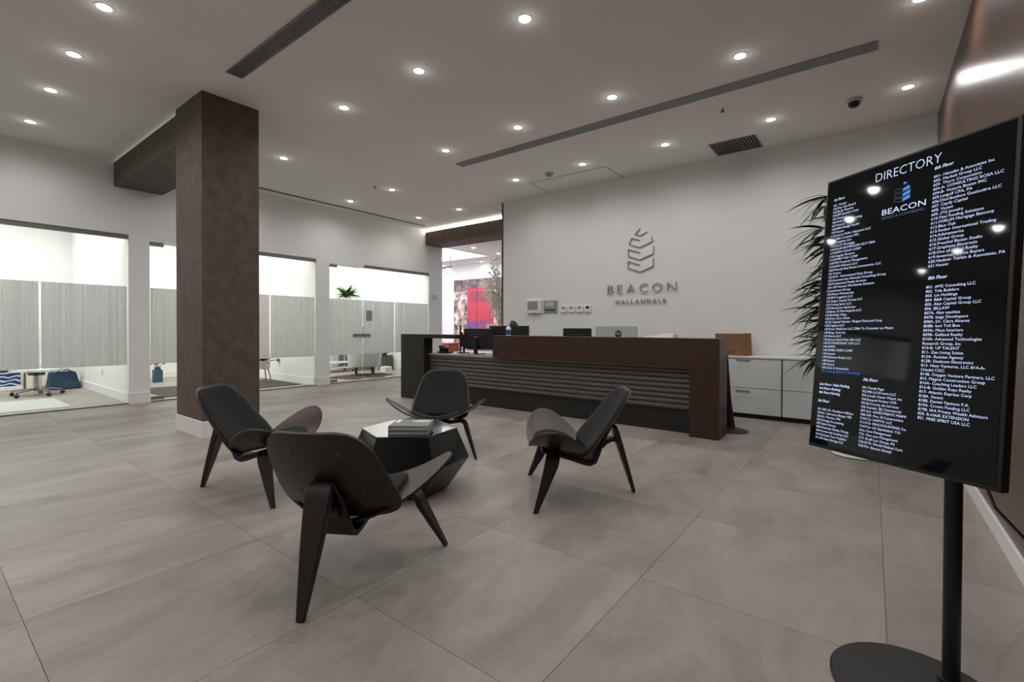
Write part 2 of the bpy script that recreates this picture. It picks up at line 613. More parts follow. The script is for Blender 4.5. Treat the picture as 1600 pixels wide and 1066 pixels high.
DL = lamp_data('downlight_lamp', 'SPOT', DOWNLIGHT_W, spot_size=math.radians(168), spot_blend=.8, shadow_soft_size=.05)
DG = lamp_data('downlight_glow', 'POINT', DOWNLIGHT_W*.006, shadow_soft_size=.03)
trim_mb = MB().lathe([(.048, .004), (.048, 0), (.066, 0), (.07, .004)], n=28, cap=False)
lens_mb = MB().cyl((0, 0, .002), .047, .003, 24)
dl0 = None
def downlight(x, y, z, label, lamp=None):
    global dl0
    g = 'recessed ceiling downlights'
    if dl0 is None:
        t = thing('downlight', label, 'downlight', (x, y, z-.006), 0, g)
        obj('trim_ring', trim_mb, M['trimwhite'], t, local=True, smooth=40)
        obj('lens', lens_mb, M['lens'], t, local=True)
        dl0 = t
    else:
        t = dup(dl0, label=label)
        for c in [c for c in t.children if c.type == 'LIGHT']:
            bpy.data.objects.remove(c)
        t.location = (x, y, z-.006)
    lo = bpy.data.objects.new('lamp', lamp or DL)
    COL.objects.link(lo)
    lo.parent = t
    lo.location = (0, 0, -.012)
    if lamp is None:
        lo = bpy.data.objects.new('glow', DG)
        COL.objects.link(lo)
        lo.parent = t
        lo.location = (0, 0, -.07)
    return t

downlights = [
    (-4.80, 1.00, 'ceiling downlight nearest the camera in the row left of the brown pillar'),
    (-5.85, 1.00, 'second downlight from the camera in the row left of the brown pillar'),
    (-6.92, 1.00, 'third downlight from the camera in the row left of the brown pillar'),
    (-8.18, 1.00, 'downlight closest to the left glass wall in the row beside the pillar'),
    (-2.255, 3.10, 'downlight topmost in the ceiling, high above the far end of the table group'),
    (-3.525, 3.10, 'downlight right of the near air slot, middle of three above the chairs'),
    (-4.79, 3.10, 'downlight to the right of the pillar top, leftmost of three above the chairs'),
    (-6.92, 3.48, 'downlight just right of the brown pillar near its upper edge'),
    (-.985, 4.71, 'downlight just in front of the right half of the long air slot'),
    (-2.255, 4.71, 'downlight in front of the middle of the long air slot'),
    (-3.525, 4.71, 'downlight in front of the left half of the long air slot'),
    (-4.79, 4.71, 'downlight in front of the left end of the long air slot'),
    (.27, 4.71, 'downlight cut by the top edge of the picture beside the wood wall'),
    (-6.92, 5.45, 'downlight over the left end of the reception desk'),
    (-8.20, 5.45, 'downlight near the left wall beside the narrow ceiling groove'),
    (-6.92, 7.19, 'downlight in front of the glowing strip of the far beam'),
    (-8.18, 7.19, 'downlight in the far left corner by the end of the ceiling groove'),
    (.27, 6.35, 'downlight beside the wood wall and the dome camera'),
    (-.985, 6.35, 'downlight behind the square return grille near the reception wall'),
    (-2.255, 6.35, 'downlight behind the long air slot, over the wall letters'),
    (-3.525, 6.35, 'downlight at the edge of the ceiling access panel'),
    (-4.79, 6.35, 'downlight left of the smoke detector over the reception desk'),
]
for x, y, lb in downlights:
    downlight(x, y, HC, lb)
# lamps of the same grid that lie outside the picture or behind the pillar
downlight(-8.2, 3.48, HC, 'downlight hidden behind the brown pillar near the left wall')
rows = (('over the directory screen', 3.1, (('middle', -.985), ('wall side', .27))),
        ('over the near edge of the chair group', 1.5, (('right', -.985), ('middle', -2.255), ('left', -3.525))),
        ('straight above the camera', -.1, (('right', -.985), ('middle', -2.255), ('left', -3.525))),
        ('in the unseen row left of the camera', -.6, (('rightmost', -4.8), ('second', -5.85), ('third', -6.92), ('leftmost', -8.18))),
        ('behind the camera', -1.9, (('right', -.985), ('middle', -2.255), ('left', -4.8), ('far left', -6.92))))
for where, y, cols in rows:
    for side, x in cols:
        downlight(x, y, HC, 'downlight outside the picture '+where+', '+side+' one')
DF = lamp_data('far_downlight_lamp', 'SPOT', 18, (.93, .93, 1), spot_size=math.radians(150), spot_blend=1.0, shadow_soft_size=.05)
for x, y, lb in ((-8.69, 9.6, 'downlight in the room beyond, nearest the brown beam'), (-10.29, 11.75, 'downlight in the room beyond, close to the wall with the mural'),
                 (-8.76, 10.77, 'downlight in the room beyond, above the pale blossom tree'), (-12.1, 11.8, 'downlight in the room beyond, far left by the hanging hook')):
    downlight(x, y, FAR_Z, lb, DF)

def area(name, loc, sx, sy, energy, color=(1, 1, 1), rot=(0, 0, 0)):
    l = bpy.data.lights.new(name, 'AREA')
    l.shape = 'RECTANGLE'
    l.size, l.size_y = sx, sy
    l.energy = energy
    l.color = color
    o = bpy.data.objects.new(name, l)
    o.location = loc
    o.rotation_euler = rot
    COL.objects.link(o)
    return o

area('office_lamp', (-11.2, .6, 3.42), 2.4, 2.4, OFFICE_W*1.1, (1, .99, .96))
area('office_lamp', (-11.2, 3.8, 3.42), 2.4, 2.0, OFFICE_W, (1, .98, .93))
area('office_lamp', (-10.9, 7.0, 3.42), 2.4, 2.2, OFFICE_W, (1, .99, .95))
area('far_room_lamp', (-10.6, 10.0, FAR_Z-.02), 3.4, 1.8, FAR_W, (.86, .86, 1))

# ------------------------------------------------------------------ ceiling fittings
def slot(name, label, x0, x1, y0, y1, nbar, along='x', g=None, cat='air slot', z=HC, bar=.007, back='ventdark'):
    t = thing(name, label, cat, ((x0+x1)/2, (y0+y1)/2, z-.012), 0, g)
    fr = .012
    obj('backing', MB().box(x0, x1, y0, y1, z-.003, z-.001), M[back], t)
    obj('frame', MB().box(x0-fr, x1+fr, y0-fr, y0, z-.01, z).box(x0-fr, x1+fr, y1, y1+fr, z-.01, z).box(x0-fr, x0, y0, y1, z-.01, z).box(x1, x1+fr, y0, y1, z-.01, z), M['ventgrey'] if nbar < 12 else M['trimwhite'], t)
    first = None
    for k in range(nbar):
        if along == 'x':
            c = y0+(y1-y0)*(k+.5)/nbar
            p = Vector(((x0+x1)/2, c, z-.009))
            mb = MB().box(x0, x1, c-bar/2, c+bar/2, z-.009, z-.003)
        else:
            c = x0+(x1-x0)*(k+.5)/nbar
            p = Vector((c, (y0+y1)/2, z-.009))
            mb = MB().box(c-bar/2, c+bar/2, y0, y1, z-.009, z-.003)
        if first is None:
            first = obj('slat', mb, M['ventgrey'], t)
        else:
            o = bpy.data.objects.new('slat', first.data)
            COL.objects.link(o)
            o.parent = t
            o.location = p-t.location
    return t

slot('air_slot', 'long linear air slot in the ceiling over the reception desk', -5.05, 0.0, 5.185, 5.325, 7, bar=.015, back='midvent')
slot('air_slot', 'finned linear air slot in the ceiling right of the brown pillar', -5.035, -1.2, 1.98, 2.11, 7, bar=.009)
slot('return_grille', 'square dark return air grille near the reception wall', -1.79, -1.21, 6.69, 7.22, 16, 'y', cat='grille', bar=.012)
slot('ceiling_groove', 'narrow dark groove in the ceiling along the left wall', -8.745, -8.70, 2.7, 7.85, 1, 'y', cat='groove', bar=.004)
ap = thing('access_panel', 'flush access panel outlined in the ceiling by the reception wall', 'panel', (-4.0, 7.0, HC-.004))
obj('door', MB().box(-4.70, -3.30, 6.66, 7.32, HC-.002, HC), M['ceiling'], ap)
obj('edge', MB().box(-4.72, -3.28, 6.645, 6.66, HC-.004, HC).box(-3.30, -3.285, 6.66, 7.33, HC-.004, HC).box(-4.72, -4.705, 6.66, 7.33, HC-.004, HC), M['midgrey'], ap)

def sprinkler(x, y, label):
    t = thing('sprinkler', label, 'sprinkler', (x, y, HC-.04), 0, 'ceiling sprinklers')
    obj('escutcheon', MB().cyl((x, y, HC-.006), .028, .006, 16), M['trimwhite'], t)
    obj('head', MB().cyl((x, y, HC-.03), .011, .026, 10), M['black'], t)
    obj('deflector', MB().cyl((x, y, HC-.036), .022, .004, 12), M['black'], t)
sprinkler(-6.99, 5.14, 'small sprinkler head in the ceiling near the left end of the desk')
sprinkler(-1.375, 5.72, 'small sprinkler head in the ceiling left of the dome camera')
t = thing('smoke_detector', 'small white smoke detector in the ceiling beside the access panel', 'detector', (-4.16, 6.4, HC-.06))
obj('base', MB().lathe([(.075, 0), (.078, -.012), (.07, -.02)], (-4.16, 6.4, HC), 24), M['greyplastic'], t, smooth=40)
obj('sensor', MB().lathe([(.045, -.02), (.04, -.045), (.02, -.055)], (-4.16, 6.4, HC), 20), M['midgrey'], t, smooth=40)
t = thing('dome_camera', 'black dome security camera on the ceiling near the wood wall', 'camera', (-.18, 6.36, HC-.09))
obj('mount', MB().lathe([(.075, 0), (.075, -.02), (.06, -.03)], (-.18, 6.36, HC), 24), M['greyplastic'], t, smooth=40)
obj('dome', MB().lathe([(.055, -.03), (.055, -.045), (.045, -.07), (.02, -.085)], (-.18, 6.36, HC), 24), M['black'], t, smooth=40)

# ------------------------------------------------------------------ reception desk
YD = 5.28
d = thing('reception_desk', 'long dark walnut reception desk with ribbed grey front', 'desk', (-3.8, 5.7, 0))
obj('fascia', MB().box(-4.40, -1.59, YD, YD+.06, .755, 1.08), M['desk'], d, bevel=.002)
obj('end_post', MB().box(-1.59, -1.28, YD, YD+.34, 0, 1.08), M['desk'], d, bevel=.002)
obj('counter_top', MB().box(-4.40, -1.59, YD+.06, YD+.34, 1.05, 1.08), M['desk'], d, bevel=.002)
obj('counter_back', MB().box(-4.40, -1.59, YD+.32, YD+.34, .775, 1.05), M['deskdark'], d)
obj('counter_end', MB().box(-4.40, -4.37, YD+.06, YD+.32, .775, 1.05), M['deskdark'], d)
obj('waterfall_leg', MB().box(-6.42, -5.84, YD-.03, YD+.16, 0, 1.085), M['deskdark'], d, bevel=.002)
obj('raised_shelf', MB().box(-5.84, -5.12, YD-.03, YD+.16, 1.022, 1.085), M['deskdark'], d, bevel=.002)
obj('worktop', MB().box(-5.84, -1.59, YD+.08, YD+.80, .74, .772), M['worktop'], d, bevel=.002)
obj('plinth', MB().box(-5.84, -1.59, YD+.16, YD+.20, 0, .27), M['plinth'], d)
obj('backing_panel', MB().box(-5.84, -1.59, YD+.12, YD+.15, .265, .74), M['plinth'], d)
prof = [(.0, -.029), (-.012, -.026), (-.022, -.016), (-.026, 0), (-.022, .016), (-.012, .026), (.0, .029)]
first = None
for k in range(8):
    zc = .298+k*.0592
    if first is None:
        mb = MB()
        n = len(prof)
        vs = [(x, YD+.12+p[0], zc+p[1]) for x in (-5.835, -1.595) for p in prof]
        mb.add(vs, [(i, i+1, n+i+1, n+i) for i in range(n-1)]+[(n-1, 0, n, 2*n-1), tuple(range(n))[::-1], tuple(range(n, 2*n))])
        first = obj('slat', mb, M['slat'], d, smooth=50)
    else:
        o = bpy.data.objects.new('slat', first.data)
        COL.objects.link(o)
        o.parent = d
        o.location = first.location+Vector((0, 0, k*.0592))

def monitor(label, x, y, z, w_, h_, ang=0, z0=None, m='black', group=None, housing=True):
    """screen towards local +y, its back towards local -y"""
    t = thing('monitor', label, 'monitor', (x, y, z), ang, group)
    h0 = z0 if z0 is not None else .1
    obj('casing', MB().box(-w_/2, w_/2, -.012, .018, h0, h0+h_), M[m], t, local=True, bevel=.006)
    obj('screen', MB().box(-w_/2+.012, w_/2-.012, .018, .0195, h0+.012, h0+h_-.012), M['screen'], t, local=True)
    if housing:
        obj('back_housing', MB().prism([(-w_*.28, -.04), (w_*.28, -.04), (w_*.34, -.012), (-w_*.34, -.012)], h0+h_*.18, h0+h_*.72), M[m], t, local=True, bevel=.005)
    obj('neck', MB().box(-.03, .03, -.075, -.04, .01, h0+h_*.5), M[m], t, local=True, bevel=.004)
    obj('foot', MB().box(-.12, .12, -.15, .06, 0, .012), M[m], t, local=True, bevel=.004)
    return t

mt = monitor('black monitor seen from behind on the low worktop at the desk left', -5.02, 5.66, .772, .60, .335, 0.02, .075)
obj('brand_mark', MB().box(-.045, .045, -.0416, -.040, .27, .285), M['orangewood'], mt, local=True)
obj('port_row', MB().box(-.15, -.11, -.155, -.15, .004, .014).box(-.09, -.075, -.155, -.15, .004, .014).box(-.05, .06, -.155, -.15, .004, .012), M['paper'], mt, local=True)
monitor('thin monitor seen edge-on beside the telephone at the desk left', -5.52, 5.78, .772, .50, .44, math.atan2(5.78, -5.52)+.0, .03)
monitor('wide black monitor standing behind the left end of the walnut counter', -4.60, 5.92, .772, .78, .36, .0, .095)
monitor('small black monitor peeking over the middle of the counter', -3.32, 5.85, .772, .45, .32, 0, .098)
hp = monitor('light grey all-in-one computer with a round logo on its back', -2.68, 5.75, .772, .585, .36, 0, .092, 'greyplastic', housing=False)
obj('vent_line', MB().box(-.07, .09, -.0136, -.0118, .402, .408), M['midgrey'], hp, local=True)
hp_logo = MB().lathe([(.046, 0), (.046, -.0022)], (.04, -.0116, .345), 28, 'y')
lg = obj('logo', hp_logo, M['black'], hp, local=True)
me = text_mesh('hp', .07, shear=.25)
xs = [v.co.x for v in me.vertices]
mb = MB().add([(.04+(v.co.x-(min(xs)+max(xs))/2), -.0141, .333+v.co.y) for v in me.vertices], [tuple(p.vertices) for p in me.polygons])
obj('logo_letters', mb, M['greyplastic'], lg, local=True)

# task chair behind the desk, only the top of its headrest shows
t = thing('task_chair', 'black task chair whose rounded headrest peeks over the wide monitor', 'chair', (-4.82, 6.45, 0))
obj('headrest', MB().lathe([(.0, -.045), (.08, -.035), (.105, 0), (.08, .035), (.0, .045)], (-4.82, 6.32, 1.215), 24, 'y'), M['black'], t, smooth=50)
obj('backrest', MB().sheet(lambda u, v: (-4.82+(u-.5)*.46, 6.30-.10*v*0+.05*(2*u-1)**2*-1, .52+.60*v), 8, 8, .04), M['black'], t, smooth=60)
obj('headrest_bar', MB().box(-4.84, -4.80, 6.31, 6.335, 1.05, 1.24), M['black'], t)
obj('seat', MB().lathe([(.20, .44), (.25, .46), (.25, .50), (.21, .53)], (-4.82, 6.52, 0), 24), M['black'], t, smooth=50)
obj('back_link', MB().tube([(-4.82, 6.50, .43), (-4.82, 6.33, .44), (-4.82, 6.31, .60)], .02, 8), M['black'], t)
obj('column', MB().cyl((-4.82, 6.52, .09), .028, .36, 14), M['black'], t)
for k in range(5):
    a = 2*PI*k/5
    ar = obj('base_arm', MB().tube([(-4.82, 6.52, .11), (-4.82+.28*math.cos(a), 6.52+.28*math.sin(a), .075)], [.025, .016], 8), M['black'], t)
    obj('caster', MB().lathe([(.026, -.02), (.03, 0), (.026, .02)], (-4.82+.28*math.cos(a), 6.52+.28*math.sin(a), .03), 12, 'y'), M['black'], ar)

# telephone
t = thing('desk_phone', 'black desk telephone with handset on the low worktop', 'telephone', (-5.670, 5.56, .772))
obj('body', MB().prism([(-5.750, 5.48), (-5.570, 5.48), (-5.570, 5.66), (-5.750, 5.66)], .772, .80).prism([(-5.740, 5.50), (-5.580, 5.50), (-5.580, 5.56), (-5.740, 5.56)], .80, .86), M['black'], t, bevel=.004)
obj('handset', MB().tube([(-5.735, 5.50, .872), (-5.735, 5.52, .885), (-5.735, 5.60, .868), (-5.735, 5.64, .84)], [.022, .017, .015, .022], 10), M['black'], t, smooth=60)
obj('cord', MB().tube([(-5.750, 5.50, .80), (-5.770, 5.47, .79), (-5.790, 5.47, .779), (-5.790, 5.52, .778)], .005, 6), M['greyplastic'], t)

# sanitiser bottle
t = thing('sanitizer_bottle', 'clear sanitizer bottle with blue label on the counter end', 'bottle', (-4.20, 5.40, 1.08))
obj('bottle', MB().lathe([(.036, 0), (.038, .01), (.038, .10), (.03, .122), (.014, .132), (.014, .14)], (-4.20, 5.40, 1.08), 20), M['paper'], t, smooth=40)
obj('label_band', MB().lathe([(.0388, .015), (.0388, .085)], (-4.20, 5.40, 1.08), 20, cap=False), M['bluevase'], t, smooth=40)
obj('pump', MB().cyl((-4.20, 5.40, 1.22), .013, .018, 12).cyl((-4.20, 5.40, 1.238), .005, .02, 8).box(-4.205, -4.165, 5.393, 5.407, 1.256, 1.268), M['paper'], t)

# white tray of papers at the right of the counter
t = thing('paper_tray', 'flat white tray with papers lying on the counter top', 'tray', (-1.98, 5.50, 1.08))
obj('tray', MB().box(-2.16, -1.80, 5.38, 5.60, 1.08, 1.092), M['paper'], t, bevel=.003)
obj('sheet', MB().box(-2.10, -1.82, 5.40, 5.58, 1.092, 1.101), M['trimwhite'], t)
obj('sheet', MB().box(-2.02, -1.81, 5.41, 5.57, 1.101, 1.118), M['paper'], t)
obj('sheet', MB().box(-1.97, -1.82, 5.43, 5.56, 1.118, 1.13), M['trimwhite'], t)

# black stand behind the desk end
t = thing('floor_stand', 'black floor stand with oval foot behind the right desk end', 'stand', (-1.30, 5.90, 0))
obj('foot', MB().lathe([(.19, 0), (.19, .008), (.12, .028), (.05, .04)], (-1.30, 5.90, 0), 32), M['blackmetal'], t, smooth=35)
obj('post', MB().tube([(-1.30, 5.90, .03), (-1.33, 5.90, .35), (-1.36, 5.90, .9)], [.05, .034, .022], 14), M['blackmetal'], t, smooth=50)

# ------------------------------------------------------------------ file cabinets along the reception wall
def cabinet(x0, x1, label):
    t = thing('file_cabinet', label, 'cabinet', ((x0+x1)/2, 7.08, 0), 0, 'white lateral file cabinets')
    yf = 6.86
    obj('body', MB().box(x0+.004, x1-.004, yf+.02, YB-.02, .06, .80), M['cabinet'], t)
    obj('kick', MB().box(x0+.004, x1-.004, yf+.045, YB-.02, 0, .06), M['kick'], t)
    obj('top', MB().box(x0, x1, yf-.005, YB-.016, .80, .823), M['trimwhite'], t, bevel=.002)
    for z0, z1 in ((.066, .398), (.406, .785)):
        dr = obj('drawer', MB().box(x0+.006, x1-.006, yf, yf+.019, z0, z1), M['cabinet'], t, bevel=.002)
        xc = (x0+x1)/2
        hz = z1-.035 if z0 < .2 else z1-.01
        obj('handle', MB().box(xc-.085, xc+.085, yf-.022, yf-.012, hz-.006, hz+.006).box(xc-.08, xc-.07, yf-.014, yf, hz-.005, hz+.005).box(xc+.07, xc+.08, yf-.014, yf, hz-.005, hz+.005), M['steel'], dr)
    return t
cabinet(-1.82, -.913, 'white two-drawer file cabinet beside the desk end, under the cardboard box')
cabinet(-.907, -.0, 'white two-drawer file cabinet behind the directory screen')

t = thing('cardboard_box', 'brown cardboard carton standing on the white cabinet', 'box', (-1.53, 7.06, .823))
t.rotation_euler.z = math.radians(-8)
obj('carton', MB().box(-.20, .16, -.13, .13, 0, .30), M['card'], t, local=True, bevel=.003)
obj('open_flap', MB().add([(.16, -.13, .0), (.16, .13, 0), (.205, .13, .0), (.205, -.13, 0), (.16, -.13, .30), (.16, .13, .30), (.185, .13, .305), (.185, -.13, .305)], [(0, 1, 2, 3), (7, 6, 5, 4), (0, 3, 7, 4), (1, 5, 6, 2), (3, 2, 6, 7), (0, 4, 5, 1)]), M['card'], t, local=True)
pm = MB()
for x0, x1, z0, z1 in ((-.17, -.10, .04, .055), (-.08, -.05, .035, .065), (-.02, .01, .035, .065), (.03, .045, .03, .07), (.055, .07, .03, .07), (-.17, .06, .20, .205)):
    pm.box(x0, x1, -.1312, -.130, z0, z1)
obj('printed_marks', pm, M['carddark'], t, local=True)
obj('tape', MB().box(-.20, .16, -.03, .03, .30, .3012), M['beige'], t, local=True)

# ------------------------------------------------------------------ wall letters, emblem, wall panels
def wall_text(name, body, x0, x1, zb, cap, depth, m, label, cat, bold=0):
    t = thing(name, label, cat, ((x0+x1)/2, YB-.01, zb))
    # one mesh per letter
    widths, meshes = [], []
    for ch in body:
        me = text_mesh(ch, 1.0, extrude=.0, bold=bold)
        xs = [v.co.x for v in me.vertices]
        ys = [v.co.y for v in me.vertices]
        meshes.append((me, min(xs), max(xs), min(ys), max(ys)))
    sc = cap/meshes[0][4] if meshes[0][4] else cap
    tot = sum((b_-a)*sc*1.12 for _, a, b_, _, _ in meshes)
    gap = ((x1-x0)-tot)/(len(body)-1)
    x = x0
    for ch, (me, a, b_, lo, hi) in zip(body, meshes):
        n = len(me.vertices)
        front = [(x+(v.co.x-a)*sc*1.12, YB-.012-depth, zb+v.co.y*sc) for v in me.vertices]
        back = [(p[0], YB-.012, p[2]) for p in front]
        faces = [tuple(p.vertices) for p in me.polygons]
        cnt = {}
        for f in faces:
            for i in range(len(f)):
                k = (f[i], f[(i+1) % len(f)])
                cnt[k] = 1
        rim = [k for k in cnt if (k[1], k[0]) not in cnt]
        mb = MB().add(front+back, faces+[tuple(i+n for i in f[::-1]) for f in faces]+[(b2, a2, a2+n, b2+n) for a2, b2 in rim])
        obj('letter', mb, m, t)
        # stand-off pins behind the letter
        obj('letter_pin', MB().box(x+(b_-a)*sc*.1, x+(b_-a)*sc*.1+.006, YB-.013, YB, zb+cap*.4, zb+cap*.4+.006), m, t)
        x += (b_-a)*sc*1.12+gap
        bpy.data.meshes.remove(me)
    return t
wall_text('wall_lettering', 'BEACON', -3.565, -2.408, 1.775, .142, .018, M['letter'], 'large raised metal word in wide letters on the reception wall', 'lettering', bold=-.02)
wall_text('wall_lettering', 'HALLANDALE', -3.415, -2.573, 1.600, .066, .012, M['letter'], 'small raised metal word just under the large wall letters', 'lettering', bold=.004)
emb = thing('wall_emblem', 'raised metal outline emblem of stacked blocks above the letters', 'emblem', (-2.99, YB-.012, 2.10))
for left, right in (
        ([(-3.008, 2.227), (-3.202, 2.299), (-3.202, 2.19), (-3.0, 2.109)], [(-2.995, 2.232), (-2.995, 2.111), (-2.783, 2.187), (-2.784, 2.309)]),
        ([(-3.009, 2.427), (-3.204, 2.495), (-3.203, 2.383), (-3.001, 2.307)], [(-2.995, 2.432), (-2.995, 2.309), (-2.78, 2.385), (-2.781, 2.506)]),
        ([(-3.011, 2.626), (-3.145, 2.673), (-3.188, 2.575), (-3.002, 2.508)], [(-2.995, 2.632), (-2.995, 2.510), (-2.796, 2.583), (-2.812, 2.650), (-2.850, 2.700)]),
        ([(-3.007, 2.811), (-3.088, 2.729), (-3.001, 2.696)], [(-2.995, 2.811), (-2.995, 2.698), (-2.894, 2.742)])):
    mb = MB()
    segs = list(zip(left, left[1:]))+[(right[1], right[2])]+([(right[2], right[3])] if len(right) > 3 else [])
    for a, b_ in segs:
        a, b_ = Vector(a), Vector(b_)
        dd = (b_-a).normalized()
        nn = Vector((-dd.y, dd.x))*.0055
        a, b_ = a-dd*.005, b_+dd*.005
        q = [a+nn, a-nn, b_-nn, b_+nn]
        mb.add([(p.x, YB-.022, p.y) for p in q]+[(p.x, YB, p.y) for p in q], [(0, 1, 2, 3), (7, 6, 5, 4), (0, 4, 5, 1), (1, 5, 6, 2), (2, 6, 7, 3), (3, 7, 4, 0)])
    obj('block_outline', mb, M['letter'], emb)
    n = len(right)
    obj('block_face', MB().add([(p[0], YB-.016, p[1]) for p in right]+[(p[0], YB, p[1]) for p in right], [tuple(range(n)), tuple(range(n, 2*n))[::-1]]+[(i, n+i, n+(i+1) % n, (i+1) % n) for i in range(n)]), M['trimwhite'], emb)

def wall_box(name, label, cat, x0, x1, z0, z1, m, face, fm, depth=.03, g=None):
    t = thing(name, label, cat, ((x0+x1)/2, YB-depth/2, z0), 0, g)
    obj('housing', MB().box(x0, x1, YB-depth, YB, z0, z1), m, t, bevel=.006)
    a, b_, c, e_ = face
    obj('display', MB().box(x0+(x1-x0)*a, x0+(x1-x0)*b_, YB-depth-.003, YB-depth, z0+(z1-z0)*c, z0+(z1-z0)*e_), fm, t, bevel=.001)
    return t
t = wall_box('alarm_panel', 'square white wall panel with grey window, leftmost on the reception wall', 'wall panel', -5.235, -4.905, 1.475, 1.72, M['trimwhite'], (.1, .8, .25, .92), M['midgrey'], .06)
obj('latch', MB().box(-5.09, -5.05, YB-.055, YB-.02, 1.466, 1.476), M['black'], t)
t = wall_box('control_panel', 'grey wall control panel with buttons right of the white panel', 'wall panel', -4.865, -4.57, 1.478, 1.705, M['midgrey'], (.1, .72, .5, .9), M['greyplastic'], .02)
for k in range(5):
    obj('button', MB().box(-4.83+k*.045, -4.80+k*.045, YB-.024, YB-.02, 1.51, 1.545), M['ventdark'], t)
for k, (x, lb, fm) in enumerate(((-4.43, 'leftmost of the four small white thermostats on the reception wall', 'midgrey'), (-4.265, 'second from the left of the four small thermostats', 'midgrey'),
                                 (-4.105, 'third from the left of the four small thermostats', 'midgrey'), (-3.945, 'rightmost of the four small thermostats, with a black display', 'black'))):
    wall_box('thermostat', lb, 'thermostat', x-.062, x+.062, 1.475, 1.598, M['trimwhite'], (.25, .75, .5, .85), M[fm], .028, 'thermostats on the reception wall')

# ------------------------------------------------------------------ shell chairs
def make_chair(label):
    t = thing('shell_chair', label, 'chair', (0, 0, 0), 0, 'four three-legged shell chairs around the low table')

    def seat_z(x, ty):
        z = .292+.215*x
        if x > .27:
            z -= (x-.27)**2*1.6
        return z+.195*ty**1.75

    def seat_fn(sc, dz, flip):
        def fn(u, v):
            s = (2*u-1)*(1 if flip else -1)
            tt = math.sin(min(abs(s), 1)*PI/2)
            y = math.copysign(.46*tt*sc, s)
            ty = abs(y)/.46
            mid = .135+.065*ty**1.3
            half = .225*max(0, 1-tt**2.9)**.55
            if sc < 1:
                mid = .15
                half = .175*max(0, 1-tt**4)**.4
            half = max(half, .004)
            x = mid+half*(2*v-1)
            return (x, y, seat_z(x, ty)+dz)
        return fn
    obj('seat', MB().sheet(seat_fn(1, 0, True), 36, 14, .011), M['chairwood'], t, local=True, smooth=40)
    ridge = lambda u, v: .35+.65*min(1, 14*u*(1-u))*min(1, 8*v*(1-v))
    obj('seat_cushion', MB().sheet(seat_fn(.50, .001, False), 26, 14, .024, ridge), M['pad'], t, local=True, smooth=60)

    def back_fn(sc, off, flip=1):
        def fn(u, v):
            vv = .5-.5*math.cos(PI*v)
            s = 2*u-1
            hw = (.315-.085*vv)*((1-abs(2*vv-1)**4.2)**.42*.52+.48)*sc
            vs = .5+(vv-.5)*sc
            y = s*hw*flip
            x = -.050-.315*vs-.02*math.sin(PI*vs)+.9*y*y
            z = .292+.455*vs+.0*y
            return (x+off*.83, y, z+off*.55)
        return fn
    obj('backrest', MB().sheet(back_fn(1, 0), 18, 20, .012), M['chairwood'], t, local=True, smooth=40)
    bp = obj('back_cushion', MB().sheet(back_fn(.93, .012), 18, 20, .030, lambda u, v: .3+.7*min(1, 12*u*(1-u))*min(1, 12*v*(1-v))), M['pad'], t, local=True, smooth=60)
    br = [c for c in t.children if c.name.startswith('backrest')][-1]
    for y, v in ((-.11, .78), (.11, .78), (-.15, .32), (.15, .32)):
        x = -.050-.315*v-.02*math.sin(PI*v)+.9*y*y
        z = .292+.455*v
        sm = MB().lathe([(.0, -.0035), (.009, -.003), (.011, 0), (.011, .004)], n=14)
        q = Vector((.83, 0, .55)).to_track_quat('Z', 'Y')
        sm.v = [q @ p+Vector((x, y, z)) for p in sm.v]
        obj('screw', sm, M['screw'], br, local=True, smooth=40)
    # spine under the seat, bending up behind the back
    obj('spine', MB().strip([(.27, 0, .322), (.15, 0, .290), (.04, 0, .256), (-.03, 0, .232), (-.07, 0, .224), (-.105, 0, .240), (-.132, 0, .30), (-.162, 0, .385), (-.212, 0, .47), (-.237, 0, .51)], (0, 1, 0),
        [.20, .20, .19, .18, .17, .165, .155, .14, .12, .11], [.022, .024, .026, .028, .03, .03, .028, .024, .02, .012]), M['chairleg'], t, local=True, bevel=.005, smooth=40)
    obj('rear_leg', MB().strip([(-.402, 0, 0), (-.372, 0, .10), (-.328, 0, .24), (-.290, 0, .36), (-.266, 0, .44), (-.250, 0, .485), (-.228, 0, .505)], (0, 1, 0),
        [.036, .056, .086, .108, .118, .116, .10], [.022, .028, .034, .038, .036, .03, .02]), M['chairleg'], t, local=True, bevel=.006, smooth=40)
    obj('rear_arch', MB().strip([(-.312, 0, .29), (-.297, 0, .345), (-.270, 0, .383), (-.228, 0, .388), (-.190, 0, .368), (-.158, 0, .335)], (0, 1, 0), .10, .024), M['chairleg'], t, local=True, bevel=.004, smooth=40)
    for s in (1, -1):
        obj('front_leg', MB().strip([(.20, 0, .302), (.20, s*.12, .306), (.203, s*.20, .317), (.208, s*.245, .325), (.213, s*.272, .318), (.219, s*.288, .296), (.227, s*.297, .265), (.27, s*.34, .155), (.334, s*.40, 0)], (1, 0, 0),
            [.09, .09, .092, .094, .096, .096, .094, .066, .032], [.022, .022, .022, .024, .026, .028, .03, .028, .02]), M['chairleg'], t, local=True, bevel=.005, smooth=40)
    return t

ch = make_chair('shell chair turned away, closest to the camera, rear leg toward us')
ch.location, ch.rotation_euler.z = (-2.012, 1.321, 0), math.radians(120.3)
for loc, ang, lb in (((-3.608, 1.606, 0), 36.6, 'shell chair beside the brown pillar, seen from its side'),
                     ((-1.678, 2.988, 0), 217.9, 'shell chair on the right of the table, in profile before the desk'),
                     ((-3.347, 3.210, 0), 305, 'shell chair behind the low table, facing the camera')):
    c = dup(ch, label=lb)
    c.location, c.rotation_euler.z = loc, math.radians(ang)

